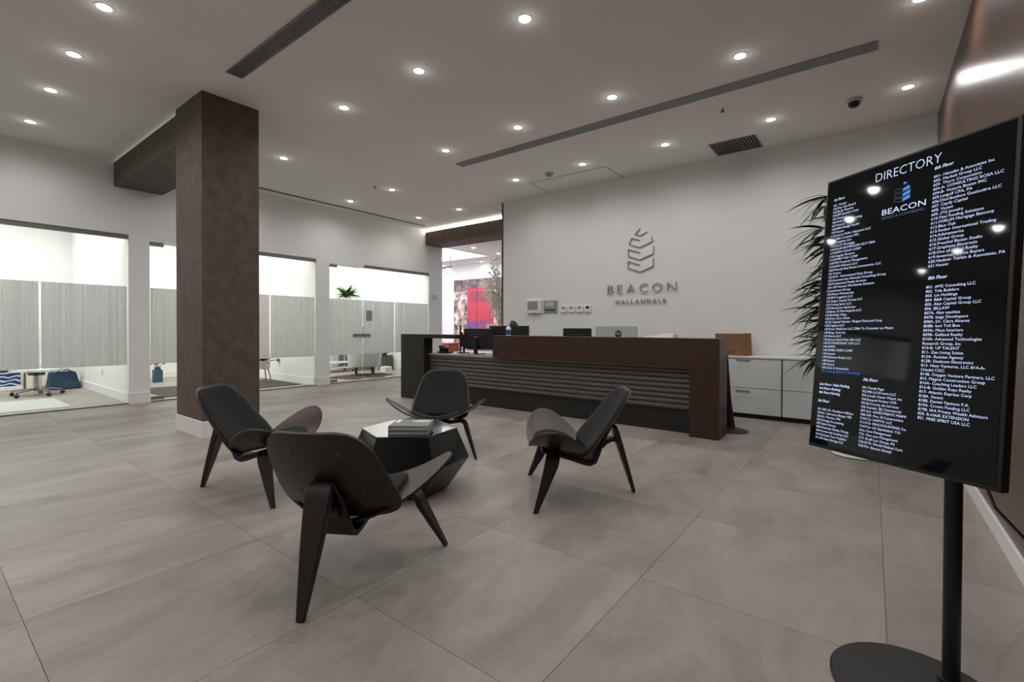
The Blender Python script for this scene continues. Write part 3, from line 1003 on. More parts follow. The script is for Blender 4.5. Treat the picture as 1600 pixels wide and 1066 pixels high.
# ------------------------------------------------------------------ low faceted table, books
t = thing('coffee_table', 'low black faceted hexagonal table with smoked glass top', 'table', (-2.695, 2.286, 0))
hexa = lambda r, off=0: [(-2.695+r*math.cos(math.radians(-19.6+60*k+off)), 2.286+r*math.sin(math.radians(-19.6+60*k+off))) for k in range(6)]
lo, be, to = hexa(.27), hexa(.435), hexa(.348)
for k in range(6):
    j = (k+1) % 6
    def panel(a, b_, c, e_, za, zc):
        P = [Vector((a[0], a[1], za)), Vector((b_[0], b_[1], za)), Vector((e_[0], e_[1], zc)), Vector((c[0], c[1], zc))]
        n = (P[1]-P[0]).cross(P[3]-P[0]).normalized()*.018
        return MB().add(P+[p-n for p in P], [(0, 1, 2, 3), (7, 6, 5, 4), (0, 4, 5, 1), (1, 5, 6, 2), (2, 6, 7, 3), (3, 7, 4, 0)])
    obj('lower_facet', panel(lo[k], lo[j], be[k], be[j], 0, .235), M['blackgloss'], t)
    obj('upper_facet', panel(be[k], be[j], to[k], to[j], .235, .438), M['blackgloss'], t)
obj('glass_top', MB().prism(to, .438, .45), M['blackglass'], t, bevel=.002)

def book(label, z, h_, dx, rot, cover, title=False):
    t = thing('book', label, 'book', (-2.585+dx, 2.208, z), math.radians(38.6+rot), 'two books on the low table')
    obj('cover', MB().box(-.135, .135, -.125, .125, 0, .003).box(-.135, .135, -.125, .125, h_-.003, h_).box(-.135, -.131, -.125, .125, .003, h_-.003), cover, t, local=True, bevel=.001)
    obj('page_block', MB().box(-.131, .130, -.12, .12, .003, h_-.003), M['greyplastic'], t, local=True)
    if title:
        obj('title_print', MB().box(.0, .11, .03, .05, h_, h_+.0006).box(.02, .12, .06, .075, h_, h_+.0006).box(-.12, -.09, .0, .1, h_, h_+.0006), M['paper'], t, local=True)
    return t
covm = mat('grey_book_cover', (88, 90, 92), .35, var=.3, scale=18, coords='Object')
book('grey hardback book lying on the glass table top, under another', .451, .03, 0, 0, covm)
book('grey photo book with white title, on top of the other book', .482, .032, .006, -2, covm, True)

# ------------------------------------------------------------------ directory display on its stand
TO = Vector((-.13880787, 2.13100233, 1.73512445))
TW = Vector((.79059809, -.61199613, .0203812)).normalized()
TH = Vector((-.04565252, -.09210194, -.99470251)).normalized()
TN = TW.cross(TH).normalized()        # points away from the viewer
SW, SH = .564, .985
def tv(u, v, dist=0):
    return TO+TW*u+TH*v-TN*dist
def tv_box(u0, u1, v0, v1, d0, d1):
    vs = [tv(u, v, dd) for dd in (d0, d1) for v in (v0, v1) for u in (u0, u1)]
    return MB().add(vs, [(0, 2, 3, 1), (4, 5, 7, 6), (0, 1, 5, 4), (2, 6, 7, 3), (0, 4, 6, 2), (1, 3, 7, 5)])
sg = thing('directory_display', 'tall black digital directory screen on a round floor stand', 'display', (.128, 1.994, 0))
obj('base_plate', MB().lathe([(.232, 0), (.236, .004), (.236, .016), (.23, .021)], (.128, 1.994, 0), 64), M['blackmetal'], sg, smooth=30)
PX, PY = .217, 2.106
obj('pole', MB().cyl((PX, PY, .018), .0235, 1.27, 28), M['blackmetal'], sg, smooth=40)
obj('pole_collar', MB().cyl((PX, PY, .018), .036, .012, 28), M['blackmetal'], sg, smooth=40)
cmid = tv(SW/2, SH/2, -.06)
obj('mount_bracket', MB().tube([(PX, PY, 1.24), cmid], .03, 12), M['blackmetal'], sg)
obj('mount_plate', tv_box(SW/2-.12, SW/2+.12, SH/2-.14, SH/2+.14, -.05, -.031), M['blackmetal'], sg)
tvp = obj('display_panel', tv_box(0, SW, 0, SH, -.032, -.0015), M['bezel'], sg, bevel=.003)
scr = obj('screen', tv_box(.007, SW-.012, .008, SH-.012, -.0010, 0), M['screen'], tvp)

def screen_text(name, body, u, v, pitch, size, width=None, m='screentext', italic=0, lines=None, bold=0, align='LEFT'):
    """lines of print on the screen: baseline of line one at (u, v)"""
    mb = MB()
    for k, ln in enumerate(body):
        if not ln:
            continue
        wd = None
        if isinstance(ln, tuple):
            ln, wd = ln
        me = text_mesh(ln, size, shear=italic, bold=bold*size)
        xs = [p.co.x for p in me.vertices]
        sx = 1.0
        wd = wd or (width if len(body) == 1 else None)
        if wd:
            sx = wd/(max(xs)-min(xs))
        mb.add([tv(u+p.co.x*sx, v+pitch*k-p.co.y, .0007) for p in me.vertices], [tuple(p.vertices) for p in me.polygons])
        bpy.data.meshes.remove(me)
    return obj(name, mb, M[m], tvp)

screen_text('title_text', ['DIRECTORY'], .182, .0615, 0, .043, .195, bold=-.014)
c1 = """101. Vacant
102.Pop Ups Brand
103.Body Reverie
104.EPF Jewelry Corp
105.Vacant
106.Peak Capital Funding
107.Vacant
108.RBH Design Studio
109.Vacant
110.Action Public Adjusters LLC
111.ABA Compass INC
112.Graphite Line
113.A & D Mortgage
114.FOUR BATHROOM GUY DBA
115.DEIPO GOLD CORP
116.Integrity Reserve
117.JOMET USA CORP
118.WM Property Management
119.NGN Advisors LLC
120.Miranda Real Estate Investments, LLC
121.Vacant
122.IDG - International Data Group
123.Interamerican Financial Consulting Group
124.Professional Realty Services
125-128 Victoria Worldwide Business
Connections Group
129.Miami Whoperties
130.BW Logistics LLC
131.Argus Capital Group LLC
132.Young Sport LLC
133.Menachem Speisman
134.Boss 35 Morningside LLC
135.Building Ways
136.Pure Cure Clinic
137.JS Capital Homes / Bulgari Financial Corp
138.Cogleus LLC
139.Peter Mathison LLC DBA Tu Contador en Miami
140.Reap Tech Inc
141.Reece LLC
142.Sunny Island Kids Aba LLC
143.ECOORGANIC USA LLC
144.AIWA
145.OKRE CHEM CORP
146.Vacant
147.Midtown Realty LLC
148.Vacant
149.Vacant
150.Celio & Associates""".split('\n')
p1 = (.7124-.104)/(len(c1))
screen_text('floor_heading', ['1st Floor'], .0325, .0835, 0, .0125, .042, italic=.25, bold=.012)
screen_text('listing_text', c1, .0318, .104, p1, .0112)
screen_text('listing_text', ['153. Leasing Beacon Coworking'], .0313, .7124, 0, .0132, .143, 'screentextblue')
c2 = """601- Hamdan & Associates Inc
602- Markait Group LLC
603- Thoro Corporation
604-A- CONSULTING ROSA LLC
604-B- Victoria Bassan INC
605.Langolf CPA, PA
606.Distribuidora Guaticobre LLC
607. Capify Capital
608. Vacant
609. JTG Jewelry
610.Vital Funding Solutions
611.FORUM Mortgage Bancorp
612.Blue Oak
613.Amber International Trading
614.Adamamerica
615.Global Group
616.Preschel Bassan Studio
617.Graphene Electronic
618.One of a Kind Realty
619.American Home Buyers
620.Vladimir Tsirkin & Associates, PA
621.Vacant""".split('\n')
screen_text('floor_heading', ['6th Floor'], .3624, .0805, 0, .014, .05, italic=.25, bold=.012)
screen_text('listing_text', c2, .3624, .106, (.3766-.1049)/21, .0119)
c3 = """801. AM2 Consulting LLC
802. Tela Builders
803. Lin Holdings
804. B&B Capital Group
805. Alan Capital Group LLC
806. IBLLAW
807A. Alya equities
807B. Isaga Developers
808A. Dr. Clara Alvarez
808B- Ioni Toll Box
809A- Maca Interiors
809B- Gelfand Realty
810A- Advanced Technologies
Research Group, Inc
810-B- UP TALENT
811- Zen Living Suites
812A- Russian Agency
812B- Daelcom Electronics
813- Ness Ventures, LLC 814-A-
Citadel CGC
814B. Oxygen Venture Partners, LLC
815. Magma Construction Group
816A- Coaching Leaders LLC
816-B- Golden Keys Realty
817- Atlantic Express Corp
818A. Vacant
818B. Dental Options P.A.
819A. Crown Funding LLC
819B. IAA Private Wealth Advisors
820. R-HAIR EXTENSION
821. FREE SPIRIT USA LLC""".split('\n')
screen_text('floor_heading', ['8th Floor'], .3645, .4145, 0, .014, .05, italic=.25, bold=.015)
screen_text('listing_text', c3, .361, .441, (.8285-.4406)/30, .0117)
screen_text('parking_text', ['2nd Floor- Valet Parking', '3rd Floor-Parking', '4th Floor-Parking'], .0285, .760, .0148, .0116, italic=.25, bold=.015)
screen_text('floor_heading', ['5th Floor'], .0275, .8205, 0, .0128, .045, italic=.25, bold=.015)
c5 = """501-503. Dr. Kandinov OBGyn
504.Dr. Lawrence Berger MD
505.Dr. Morton, MD
506.Orange Accounting
507.Saban Group
508.Clearman Realty Group
509.Corporate Leasing, LLC
510.Campos Tour Supplies
511.Mi State Energy LLC""".split('\n')
screen_text('listing_text', c5, .0285, .850, (.953-.850)/8, .0108)
screen_text('floor_heading', ['7th Floor'], .188, .7315, 0, .013, .05, italic=.25, bold=.015)
c7 = """701.Tienda Pago
702.PIB LLC/Fromia LLC
703.Credit Closer Miami, Inc
704.Ezequiel Fischer CPA
705.Bi-County alia Services
706.Taratek, SJS Commercial
707.G.K. INVESTMENTS MIAMI
708-709- Five 18 Construction
710/712- UNITOL LLC
711/713- MIACCOUNTING Co.
714/716- US Ophthalmic 715-
One Care Management
715- One care Management
717- Kraff Law Group, PA
718-0719- World Medical Care
720/721- Beacon Dental""".split('\n')
screen_text('listing_text', c7, .188, .757, (.9477-.7571)/15, .0108)
screen_text('logo_text', ['BEACON'], .2116, .1822, 0, .027, .131)
screen_text('logo_caption', ['OFFICES & COWORKING'], .2125, .197, 0, .0125, .128, 'screendim')
# emblem on the screen: bright right faces, dim outlined left faces
for k in range(3):
    v0 = .106+.0155*k
    hgt = .011 if k else .010
    ins = .005 if k == 0 else 0
    r = MB().add([tv(.2765, v0+.004, .0007), tv(.2765, v0+.004+hgt, .0007), tv(.298, v0+hgt-.002, .0007), tv(.298-ins, v0-.003, .0007)], [(0, 1, 2, 3)])
    obj('emblem_face', r, M['screenblue'], tvp)
    l = MB()
    q = [(.2505+ins, v0), (.2505, v0+hgt-.001), (.2745, v0+.004+hgt), (.2745, v0+.004)]
    for a, b_ in zip(q, q[1:]+q[:1]):
        a, b_ = Vector(a), Vector(b_)
        nn = Vector((-(b_-a).y, (b_-a).x)).normalized()*.0005
        l.add([tv(*(a+nn), .0007), tv(*(a-nn), .0007), tv(*(b_-nn), .0007), tv(*(b_+nn), .0007)], [(0, 1, 2, 3)])
    obj('emblem_outline', l, M['screendim'], tvp)
obj('emblem_face', MB().add([tv(.2765, .0885, .0007), tv(.2765, .098, .0007), tv(.289, .094, .0007)], [(0, 1, 2)]), M['screenblue'], tvp)
# power cord from the pole to the wall
cd = MB().tube([(PX+.02, PY+.02, .80), (.30, 2.30, .70), (.38, 2.55, .50), (.48, 2.75, .36), (.535, 2.72, .30), (XR-.02, 2.66, .275), (XR, 2.66, .275)], .006, 8)
tag(obj('power_cord', cd, M['black'], smooth=60), 'black power cord running from the display pole to the wood wall', 'cord')

# ------------------------------------------------------------------ palm by the cabinets
def blade(L, wd, droop, seg=5):
    mb = MB()
    vs = []
    for i in range(seg+1):
        s = i/seg
        ww = wd*math.sin(PI*min(1, .12+.88*s)**.8)*.5 if i < seg else .0008
        x = L*s
        z = -droop*L*s*s
        vs += [(x, -ww, z+.15*ww), (x, 0, z-.12*ww), (x, ww, z+.15*ww)]
    fs = []
    for i in range(seg):
        for k in range(2):
            fs.append((i*3+k, i*3+k+1, (i+1)*3+k+1, (i+1)*3+k))
    return mb.add(vs, fs)
palm = thing('potted_palm', 'tall dark green fan palm in a white pot behind the directory screen', 'plant', (-.10, 5.48, 0))
obj('pot', MB().lathe([(.15, 0), (.165, .02), (.19, .30), (.20, .38), (.175, .38), (.17, .35)], (-.10, 5.48, 0), 32), M['potwhite'], palm, smooth=40)
obj('saucer', MB().lathe([(.19, 0), (.205, .012), (.195, .02)], (-.10, 5.48, 0), 32), M['potwhite'], palm, smooth=40)
obj('soil', MB().cyl((-.10, 5.48, .33), .172, .012, 24), M['soil'], palm)
bl_me = []
rng = random.Random(3)
stems = [(-.18, 5.50, 2.3), (-.10, 5.44, 1.9), (-.03, 5.53, 2.1), (-.12, 5.56, 1.4), (-.08, 5.40, 1.15)]
for sx, sy_, h_ in stems:
    obj('stem', MB().tube([(sx, sy_, .34), (sx-.02, sy_, h_*.5), (sx-.03, sy_, h_)], [.014, .012, .008], 8), M['stem'], palm, smooth=60)
fans = []
for k in range(12):
    sx, sy_, h_ = stems[k % 5]
    fans.append((sx-.02, sy_, .8+(h_-.8)*rng.random()**.7 if k >= 5 else h_, 2*PI*rng.random()))
for z in (2.36, 2.28, 2.2, 2.1, 2.0, 1.92, 1.84, 1.76, 1.68, 1.6, 1.52, 1.46, 1.4, 1.34, 1.28, 1.22, 1.16, 1.1, 1.04, .98, .92, .88, .84):
    fans.append((-.16, 5.47, z, PI+rng.uniform(-.75, .75)))
for z in (2.05, 1.85, 1.7, 1.45, 1.3, 1.1):
    fans.append((-.06, 5.50, z, rng.uniform(-1.3, 1.3)))
for (x, y, z, a) in fans:
    pet = .10+.15*rng.random()
    el = rng.uniform(.2, .7)
    tip = Vector((x+math.cos(a)*pet, y+math.sin(a)*pet, z+math.sin(el)*pet))
    obj('petiole', MB().tube([(x, y, z-.02), tip], [.004, .003], 5), M['leaf'], palm)
    nb = rng.choice((6, 7, 8))
    for j in range(nb):
        if not bl_me:
            for L, w_, dr in ((.30, .042, .35), (.27, .036, .55), (.24, .040, .25), (.34, .034, .45)):
                bl_me.append(obj('leaf_blade', blade(L, w_, dr), M['leaf'], palm, local=True, smooth=60).data)
            for o in [c for c in palm.children if c.data in bl_me]:
                bpy.data.objects.remove(o)
        o = bpy.data.objects.new('leaf_blade', rng.choice(bl_me))
        COL.objects.link(o)
        o.parent = palm
        sp_ = (j/(nb-1)-.5)*2.3
        o.location = tip-palm.location
        o.rotation_euler = (rng.uniform(-.5, .5), -el*.5+rng.uniform(-.25, .45)+abs(sp_)*.15, a+sp_)

# ------------------------------------------------------------------ glass door fittings, sign
t = thing('door_lock', 'steel lock case across the edge of the far office glass door', 'door lock', (XL-.04, 6.34, 1.0))
obj('lock_case', MB().box(XL-.07, XL-.015, 6.10, 6.345, .995, 1.055), M['steel'], t, bevel=.003)
obj('strike_case', MB().box(XL-.07, XL-.015, 6.365, 6.55, .995, 1.055), M['steel'], t, bevel=.003)
tag(obj('glass_placard', MB().box(XL-.037, XL-.033, 6.44, 6.60, 1.35, 1.585), M['midgrey'], bevel=.001), 'grey rectangular placard on the far office glass', 'sign')
t = thing('wall_speaker', 'small white sensor box on the wall strip beside the far glass', 'sensor', (XL, 8.50, 1.97))
obj('bracket', MB().box(XL, XL+.02, 8.43, 8.55, 1.98, 2.10), M['trimwhite'], t, bevel=.003)
obj('case', MB().box(XL+.02, XL+.075, 8.42, 8.52, 1.95, 2.06), M['greyplastic'], t, bevel=.008)

# ------------------------------------------------------------------ near office
t = thing('office_chair', 'white swivel chair on a polished star base behind the near glass', 'chair', (-11.45, 1.45, 0), .35)
hub = MB().lathe([(.04, .08), (.045, .14), (.03, .16), (.026, .37)], n=16)
obj('column', hub, M['steel'], t, local=True, smooth=40)
for k in range(5):
    a = 2*PI*k/5
    ar = obj('base_arm', MB().strip([(0.02*math.cos(a), .02*math.sin(a), .125), (.33*math.cos(a), .33*math.sin(a), .085)], (-math.sin(a), math.cos(a), 0), [.06, .036], [.035, .02]), M['steel'], t, local=True, bevel=.004)
    cm = MB()
    cm.lathe([(.028, -.022), (.03, -.012), (.03, .012), (.028, .022)], (0, 0, 0), 14, 'y')
    cm.v = [Matrix.Rotation(a+.5, 3, 'Z') @ p+Vector((.33*math.cos(a), .33*math.sin(a), .031)) for p in cm.v]
    cm.tube([(.33*math.cos(a), .33*math.sin(a), .05), (.33*math.cos(a), .33*math.sin(a), .09)], .008, 6)
    obj('caster', cm, M['black'], ar, local=True)
def pan(u, v):
    x, y = (u-.5)*.5, (v-.5)*.5
    return (x, y, .40+.5*(x*x+y*y)*.5)
obj('seat', MB().sheet(pan, 10, 10, .035), M['armfabric'], t, local=True, smooth=60)
obj('mechanism', MB().box(-.09, .09, -.08, .08, .35, .402), M['black'], t, local=True, bevel=.01)
obj('backrest', MB().sheet(lambda u, v: (-.24-.12*v, (u-.5)*.46, 0.50+.5*v), 8, 8, .03), M['armfabric'], t, local=True, smooth=60)
obj('back_bracket', MB().tube([(-.08, 0, .375), (-.25, 0, .39), (-.29, 0, .64)], .02, 8), M['black'], t, local=True)
tag(obj('floor_mat', MB().box(-10.8, -9.45, -.2, 1.57, .001, .006), M['greyplastic'], bevel=.002), 'flat pale floor mat inside the near glass', 'mat')
t = thing('storage_bag', 'dark blue fabric bag slumped on the floor behind the star base', 'bag', (-12.35, 1.93, 0))
obj('body', MB().prism([(-12.55, 1.70), (-12.2, 1.70), (-12.12, 1.80), (-12.12, 2.08), (-12.2, 2.17), (-12.55, 2.17)], 0, .33, [(-12.50, 1.74), (-12.24, 1.74), (-12.2, 1.82), (-12.2, 2.02), (-12.26, 2.1), (-12.5, 2.1)]), M['navy'], t, bevel=.03, seg=3)
obj('strap', MB().tube([(-12.2, 1.80, .31), (-12.19, 1.86, .37), (-12.19, 1.98, .37), (-12.2, 2.04, .31)], .012, 6), M['navy'], t)
wavem, nt, b = new_mat('wave_print')
tc = nt.nodes.new('ShaderNodeNewGeometry')
wv = nt.nodes.new('ShaderNodeTexWave')
wv.bands_direction = 'Z'
wv.inputs['Scale'].default_value = 4.2
wv.inputs['Distortion'].default_value = 3.5
wv.inputs['Detail'].default_value = 0
wv.inputs['Detail Scale'].default_value = 2
cr = nt.nodes.new('ShaderNodeValToRGB')
cr.color_ramp.interpolation = 'CONSTANT'
cr.color_ramp.elements[0].color = lin((32, 46, 98))
cr.color_ramp.elements[1].position = .72
cr.color_ramp.elements[1].color = lin((205, 220, 235))
nt.links.new(tc.outputs['Position'], wv.inputs['Vector'])
nt.links.new(wv.outputs['Fac'], cr.inputs[0])
nt.links.new(cr.outputs[0], b.inputs['Base Color'])
b.inputs['Roughness'].default_value = .8
t = thing('storage_bin', 'fabric bin with navy and white wave print in the near office', 'bin', (-12.9, 1.22, 0))
obj('bin', MB().prism([(-13.1, 1.0), (-12.7, 1.0), (-12.7, 1.40), (-13.1, 1.40)], .08, .46), wavem, t, bevel=.01)
obj('tray', MB().box(-13.14, -12.66, .95, 1.43, 0, .075), M['trimwhite'], t, bevel=.01)
t = thing('document_box', 'small cream file box standing beside the wave-print bin', 'box', (-12.85, 1.57, 0))
obj('box', MB().box(-13.0, -12.7, 1.47, 1.68, .0, .40), M['beige'], t, bevel=.004)
obj('side_panel', MB().box(-12.7, -12.694, 1.475, 1.56, .01, .39), M['paper'], t)
def outlet(label, x, y, z, cord=False):
    t = thing('wall_outlet', label, 'outlet', (x, y, z))
    obj('plate', MB().box(x-.04, x+.04, y-.008, y, z-.06, z+.06), M['trimwhite'], t, bevel=.003)
    obj('sockets', MB().box(x-.018, x+.018, y-.0095, y-.008, z+.012, z+.04).box(x-.018, x+.018, y-.0095, y-.008, z-.04, z-.012), M['midgrey'], t)
    if cord:
        obj('plug', MB().box(x-.03, x+.03, y-.05, y-.0095, z-.03, z+.03), M['black'], t, bevel=.006)
    return t
outlet('white outlet low on the partition of the near office', -10.82, 2.2, .39)
outlet('outlet with a black plug low on the middle office partition', -10.7, 5.27, .45, True)

# ------------------------------------------------------------------ middle office
tag(obj('area_rug', MB().box(-11.1, -9.47, 2.75, 5.12, .001, .012), M['rugdark'], bevel=.003), 'dark charcoal rug on the floor of the middle office', 'rug')
t = thing('flower_vase', 'blue square vase with dried flowers left of the brown pillar', 'vase', (-12.3, 3.42, 0))
obj('vase', MB().prism([(-12.38, 3.34), (-12.22, 3.34), (-12.22, 3.5), (-12.38, 3.5)], 0, .27).prism([(-12.35, 3.37), (-12.25, 3.37), (-12.25, 3.47), (-12.35, 3.47)], .27, .33), M['bluevase'], t, bevel=.015)
rg = random.Random(5)
for k in range(11):
    a, r = rg.uniform(0, 2*PI), rg.uniform(.03, .14)
    e_ = Vector((-12.3+r*math.cos(a), 3.42+r*math.sin(a), .44+rg.uniform(-.05, .06)))
    st = obj('stem', MB().tube([(-12.3, 3.42, .3), e_], .004, 5), M['twig'], t)
    obj('flower_head', MB().lathe([(.006, -.03), (.03, -.01), (.034, .01), (.018, .028)], e_, 9), M['dried'], st, smooth=60)
t = thing('grey_canister', 'plain grey canister on the floor beside the blue vase', 'canister', (-12.4, 3.2, 0))
obj('body', MB().lathe([(.075, 0), (.08, .01), (.08, .25), (.075, .26)], (-12.4, 3.2, 0), 24), M['midgrey'], t, smooth=40)
obj('lid', MB().lathe([(.083, .26), (.083, .29), (.02, .30)], (-12.4, 3.2, 0), 24), M['greyplastic'], t, smooth=40)

def leafy(t, c, n, L, m, seed, up=.6, wd=.07, a0=0, a1=2*PI):
    rg = random.Random(seed)
    base = [blade(L*s, wd*s, dr, 5) for s, dr in ((1, .35), (.8, .5), (.65, .2))]
    ms = [obj('leaf', b_, m, t, local=True, smooth=60) for b_ in base]
    dat = [o.data for o in ms]
    for o in ms:
        bpy.data.objects.remove(o)
    for k in range(n):
        o = bpy.data.objects.new('leaf', rg.choice(dat))
        COL.objects.link(o)
        o.parent = t
        o.location = Vector(c)-t.location+Vector((rg.uniform(-.04, .04), rg.uniform(-.04, .04), rg.uniform(-.02, .05)))
        o.rotation_euler = (rg.uniform(-.4, .4), -rg.uniform(.24, 1.35)*up/.6, rg.uniform(a0, a1))
t = thing('planter_stand', 'leafy green plant in a pot on splayed wooden legs right of the pillar', 'plant', (-10.38, 4.78, 0))
for k in range(3):
    a = 2*PI*k/3+.4
    obj('leg', MB().tube([(-10.38+.2*math.cos(a), 4.78+.2*math.sin(a), .018), (-10.38+.09*math.cos(a), 4.78+.09*math.sin(a), .36)], [.01, .015], 8), M['wood'], t)
obj('pot', MB().lathe([(.07, .30), (.12, .32), (.13, .48), (.115, .48), (.11, .45)], (-10.38, 4.78, 0), 24), M['potwhite'], t, smooth=40)
obj('soil', MB().cyl((-10.38, 4.78, .44), .112, .01, 20), M['soil'], t)
leafy(t, (-10.38, 4.78, .46), 22, .30, M['leafbright'], 8)

# ------------------------------------------------------------------ far office
t = thing('tub_chair', 'pale grey tub armchair on dark feet inside the far glass', 'armchair', (-10.30, 7.25, 0), math.radians(150))
def tub(u, v):
    a = -PI*.78+u*PI*1.56
    r = .40+.03*v
    h_ = .22+(.48-.16*abs(2*u-1)**2)*v
    return (-r*math.cos(a), r*math.sin(a), h_)
obj('shell', MB().sheet(tub, 28, 6, .07, lambda u, v: 1.0), M['armfabric'], t, local=True, smooth=50)
obj('seat', MB().lathe([(.33, .20), (.37, .24), (.37, .36), (.33, .41), (.2, .425)], n=28), M['armfabric'], t, local=True, smooth=50)
for k in range(4):
    a = PI/4+k*PI/2
    obj('foot', MB().cyl((.29*math.cos(a), .29*math.sin(a), .012), .02, .20, 12, r2=.026), M['black'], t, local=True)
hide = []
rg = random.Random(11)
for k in range(26):
    a = 2*PI*k/26
    hide.append((-9.95+(.62+.14*rg.uniform(-1, 1))*math.cos(a)*.82, 6.9+(.82+.16*rg.uniform(-1, 1))*math.sin(a)))
tag(obj('hide_rug', MB().prism(hide, .001, .010), M['cowhide']), 'dark brown hide-shaped rug under the tub armchair', 'rug')
t = thing('rolling_cart', 'white cart frame on black casters behind the far glass door', 'cart', (-11.5, 7.2, 0))
obj('lower_bar', MB().box(-11.75, -11.30, 6.82, 7.62, .10, .13), M['trimwhite'], t, bevel=.004)
obj('upper_shelf', MB().box(-11.75, -11.30, 6.82, 7.62, .24, .27), M['trimwhite'], t, bevel=.004)
obj('top_shelf', MB().box(-11.75, -11.30, 6.82, 7.62, .86, .89), M['trimwhite'], t, bevel=.004)
for x in (-11.73, -11.32):
    for y in (6.84, 7.60):
        obj('post', MB().cyl((x, y, .07), .014, .80, 10), M['trimwhite'], t)
        obj('caster', MB().lathe([(.03, -.012), (.035, 0), (.03, .012)], (x, y, .035), 14, 'x'), M['black'], t)
t = thing('floating_shelf', 'white floating shelf on the far office wall below the plant', 'shelf', (OX3+.31, 8.02, 1.84))
obj('board', MB().box(OX3, OX3+.70, 7.45, 8.45, 1.86, 1.89), M['trimwhite'], t, bevel=.002)
for y in (7.6, 8.3):
    obj('bracket', MB().box(OX3, OX3+.25, y-.012, y+.012, 1.84, 1.86).box(OX3, OX3+.012, y-.012, y+.012, 1.66, 1.84), M['steel'], t)
t = thing('potted_plant', 'bushy bright green plant above the frosted band of the far office', 'plant', (OX3+.52, 7.92, 1.89))
obj('pot', MB().lathe([(.09, 0), (.12, .015), (.135, .17), (.12, .17), (.115, .15)], (OX3+.52, 7.92, 1.89), 24), M['potwhite'], t, smooth=40)
leafy(t, (OX3+.52, 7.92, 2.09), 84, .42, M['leafbright'], 21, .5, .095)
t = thing('planter', 'dark olive planter box with leafy plant at the right of the far office', 'plant', (-10.9, 8.38, 0))
obj('box', MB().prism([(-11.04, 8.24), (-10.76, 8.24), (-10.76, 8.52), (-11.04, 8.52)], 0, .42), M['olive'], t, bevel=.006)
obj('soil', MB().box(-11.02, -10.78, 8.26, 8.50, .42, .425), M['soil'], t)
leafy(t, (-10.9, 8.36, .43), 30, .36, M['leaf'], 31, .8, .09, PI, 2*PI)
t = thing('office_desk', 'white desk with a monitor glimpsed through the frosted film', 'desk', (-11.6, 8.05, 0))
obj('top', MB().box(-12.3, -11.25, 7.72, 8.22, .72, .75), M['trimwhite'], t, bevel=.003)
for x in (-12.25, -11.30):
    obj('leg', MB().box(x-.02, x+.02, 7.75, 8.2, 0, .72), M['steel'], t)
monitor('dark monitor on the desk behind the frosted film', -11.55, 8.0, .75, .6, .36, math.radians(60), .12)
t = thing('paper_stack', 'small stack of white boxes on the floor near the planter', 'boxes', (-10.55, 8.15, 0))
for k in range(3):
    obj('carton', MB().box(-10.7+.01*k, -10.45+.005*k, 8.02, 8.25-.01*k, .001+k*.045, .044+k*.045), M['paper'], t, bevel=.002)

# ------------------------------------------------------------------ room beyond the opening
mm, nt, b = new_mat('mural_print')
tc = nt.nodes.new('ShaderNodeTexCoord')
sp = nt.nodes.new('ShaderNodeSeparateXYZ')
nt.links.new(tc.outputs['Object'], sp.inputs[0])
def math_node(op, a, bv, clamp=False):
    n = nt.nodes.new('ShaderNodeMath')
    n.operation = op
    n.use_clamp = clamp
    for i, v in enumerate((a, bv)):
        if isinstance(v, (int, float)):
            n.inputs[i].default_value = v
        else:
            nt.links.new(v, n.inputs[i])
    return n.outputs[0]
def band(src, lo, hi):
    return math_node('MULTIPLY', math_node('GREATER_THAN', src, lo), math_node('LESS_THAN', src, hi))
def mixc(fac, a, bcol):
    n = nt.nodes.new('ShaderNodeMix')
    n.data_type = 'RGBA'
    nt.links.new(fac, n.inputs['Factor'])
    for key, v in (('A', a), ('B', bcol)):
        if isinstance(v, tuple):
            n.inputs[key].default_value = v
        else:
            nt.links.new(v, n.inputs[key])
    return n.outputs['Result']
ns = nt.nodes.new('ShaderNodeTexNoise')
ns.inputs['Scale'].default_value = 4
ns.inputs['Detail'].default_value = 8
nt.links.new(tc.outputs['Object'], ns.inputs['Vector'])
ns2 = nt.nodes.new('ShaderNodeTexNoise')
ns2.inputs['Scale'].default_value = 13
ns2.inputs['Detail'].default_value = 5
nt.links.new(tc.outputs['Object'], ns2.inputs['Vector'])
st = nt.nodes.new('ShaderNodeValToRGB')
st.color_ramp.elements[0].position, st.color_ramp.elements[0].color = .36, lin((70, 62, 62))
st.color_ramp.elements[1].position, st.color_ramp.elements[1].color = .62, lin((222, 206, 198))
k = st.color_ramp.elements.new(.5)
k.color = lin((176, 148, 140))
nt.links.new(ns.outputs['Fac'], st.inputs[0])
col = st.outputs[0]
X_, Z_ = sp.outputs[0], sp.outputs[2]
top = band(Z_, 2.02, 3)
col = mixc(math_node('MULTIPLY', top, .75), col, lin((66, 58, 60)))
door = math_node('MULTIPLY', band(X_, -.58, .62), band(Z_, -1, 2.10))
redn = mixc(ns2.outputs['Fac'], lin((118, 34, 48)), lin((214, 80, 92)))
col = mixc(door, col, redn)
win = math_node('MULTIPLY', band(X_, -.40, .52), band(Z_, 1.62, 2.0))
col = mixc(math_node('MULTIPLY', win, .55), col, lin((92, 58, 84)))
fig = math_node('MULTIPLY', math_node('MULTIPLY', band(X_, -.60, .35), band(Z_, -1, 1.0)), math_node('GREATER_THAN', ns2.outputs['Fac'], .5))
col = mixc(fig, col, lin((74, 84, 140)))
gr = math_node('MULTIPLY', band(X_, .28, .64), band(Z_, -1, .9))
col = mixc(math_node('MULTIPLY', gr, .8), col, lin((150, 138, 140)))
nt.links.new(col, b.inputs['Base Color'])
b.inputs['Roughness'].default_value = .6
t = thing('wall_mural', 'tall printed mural of a red door in a weathered wall', 'mural', (-10.5, FAR_Y-.02, .45))
xs = [-11.72, -11.17, -10.62, -10.07, -9.3]
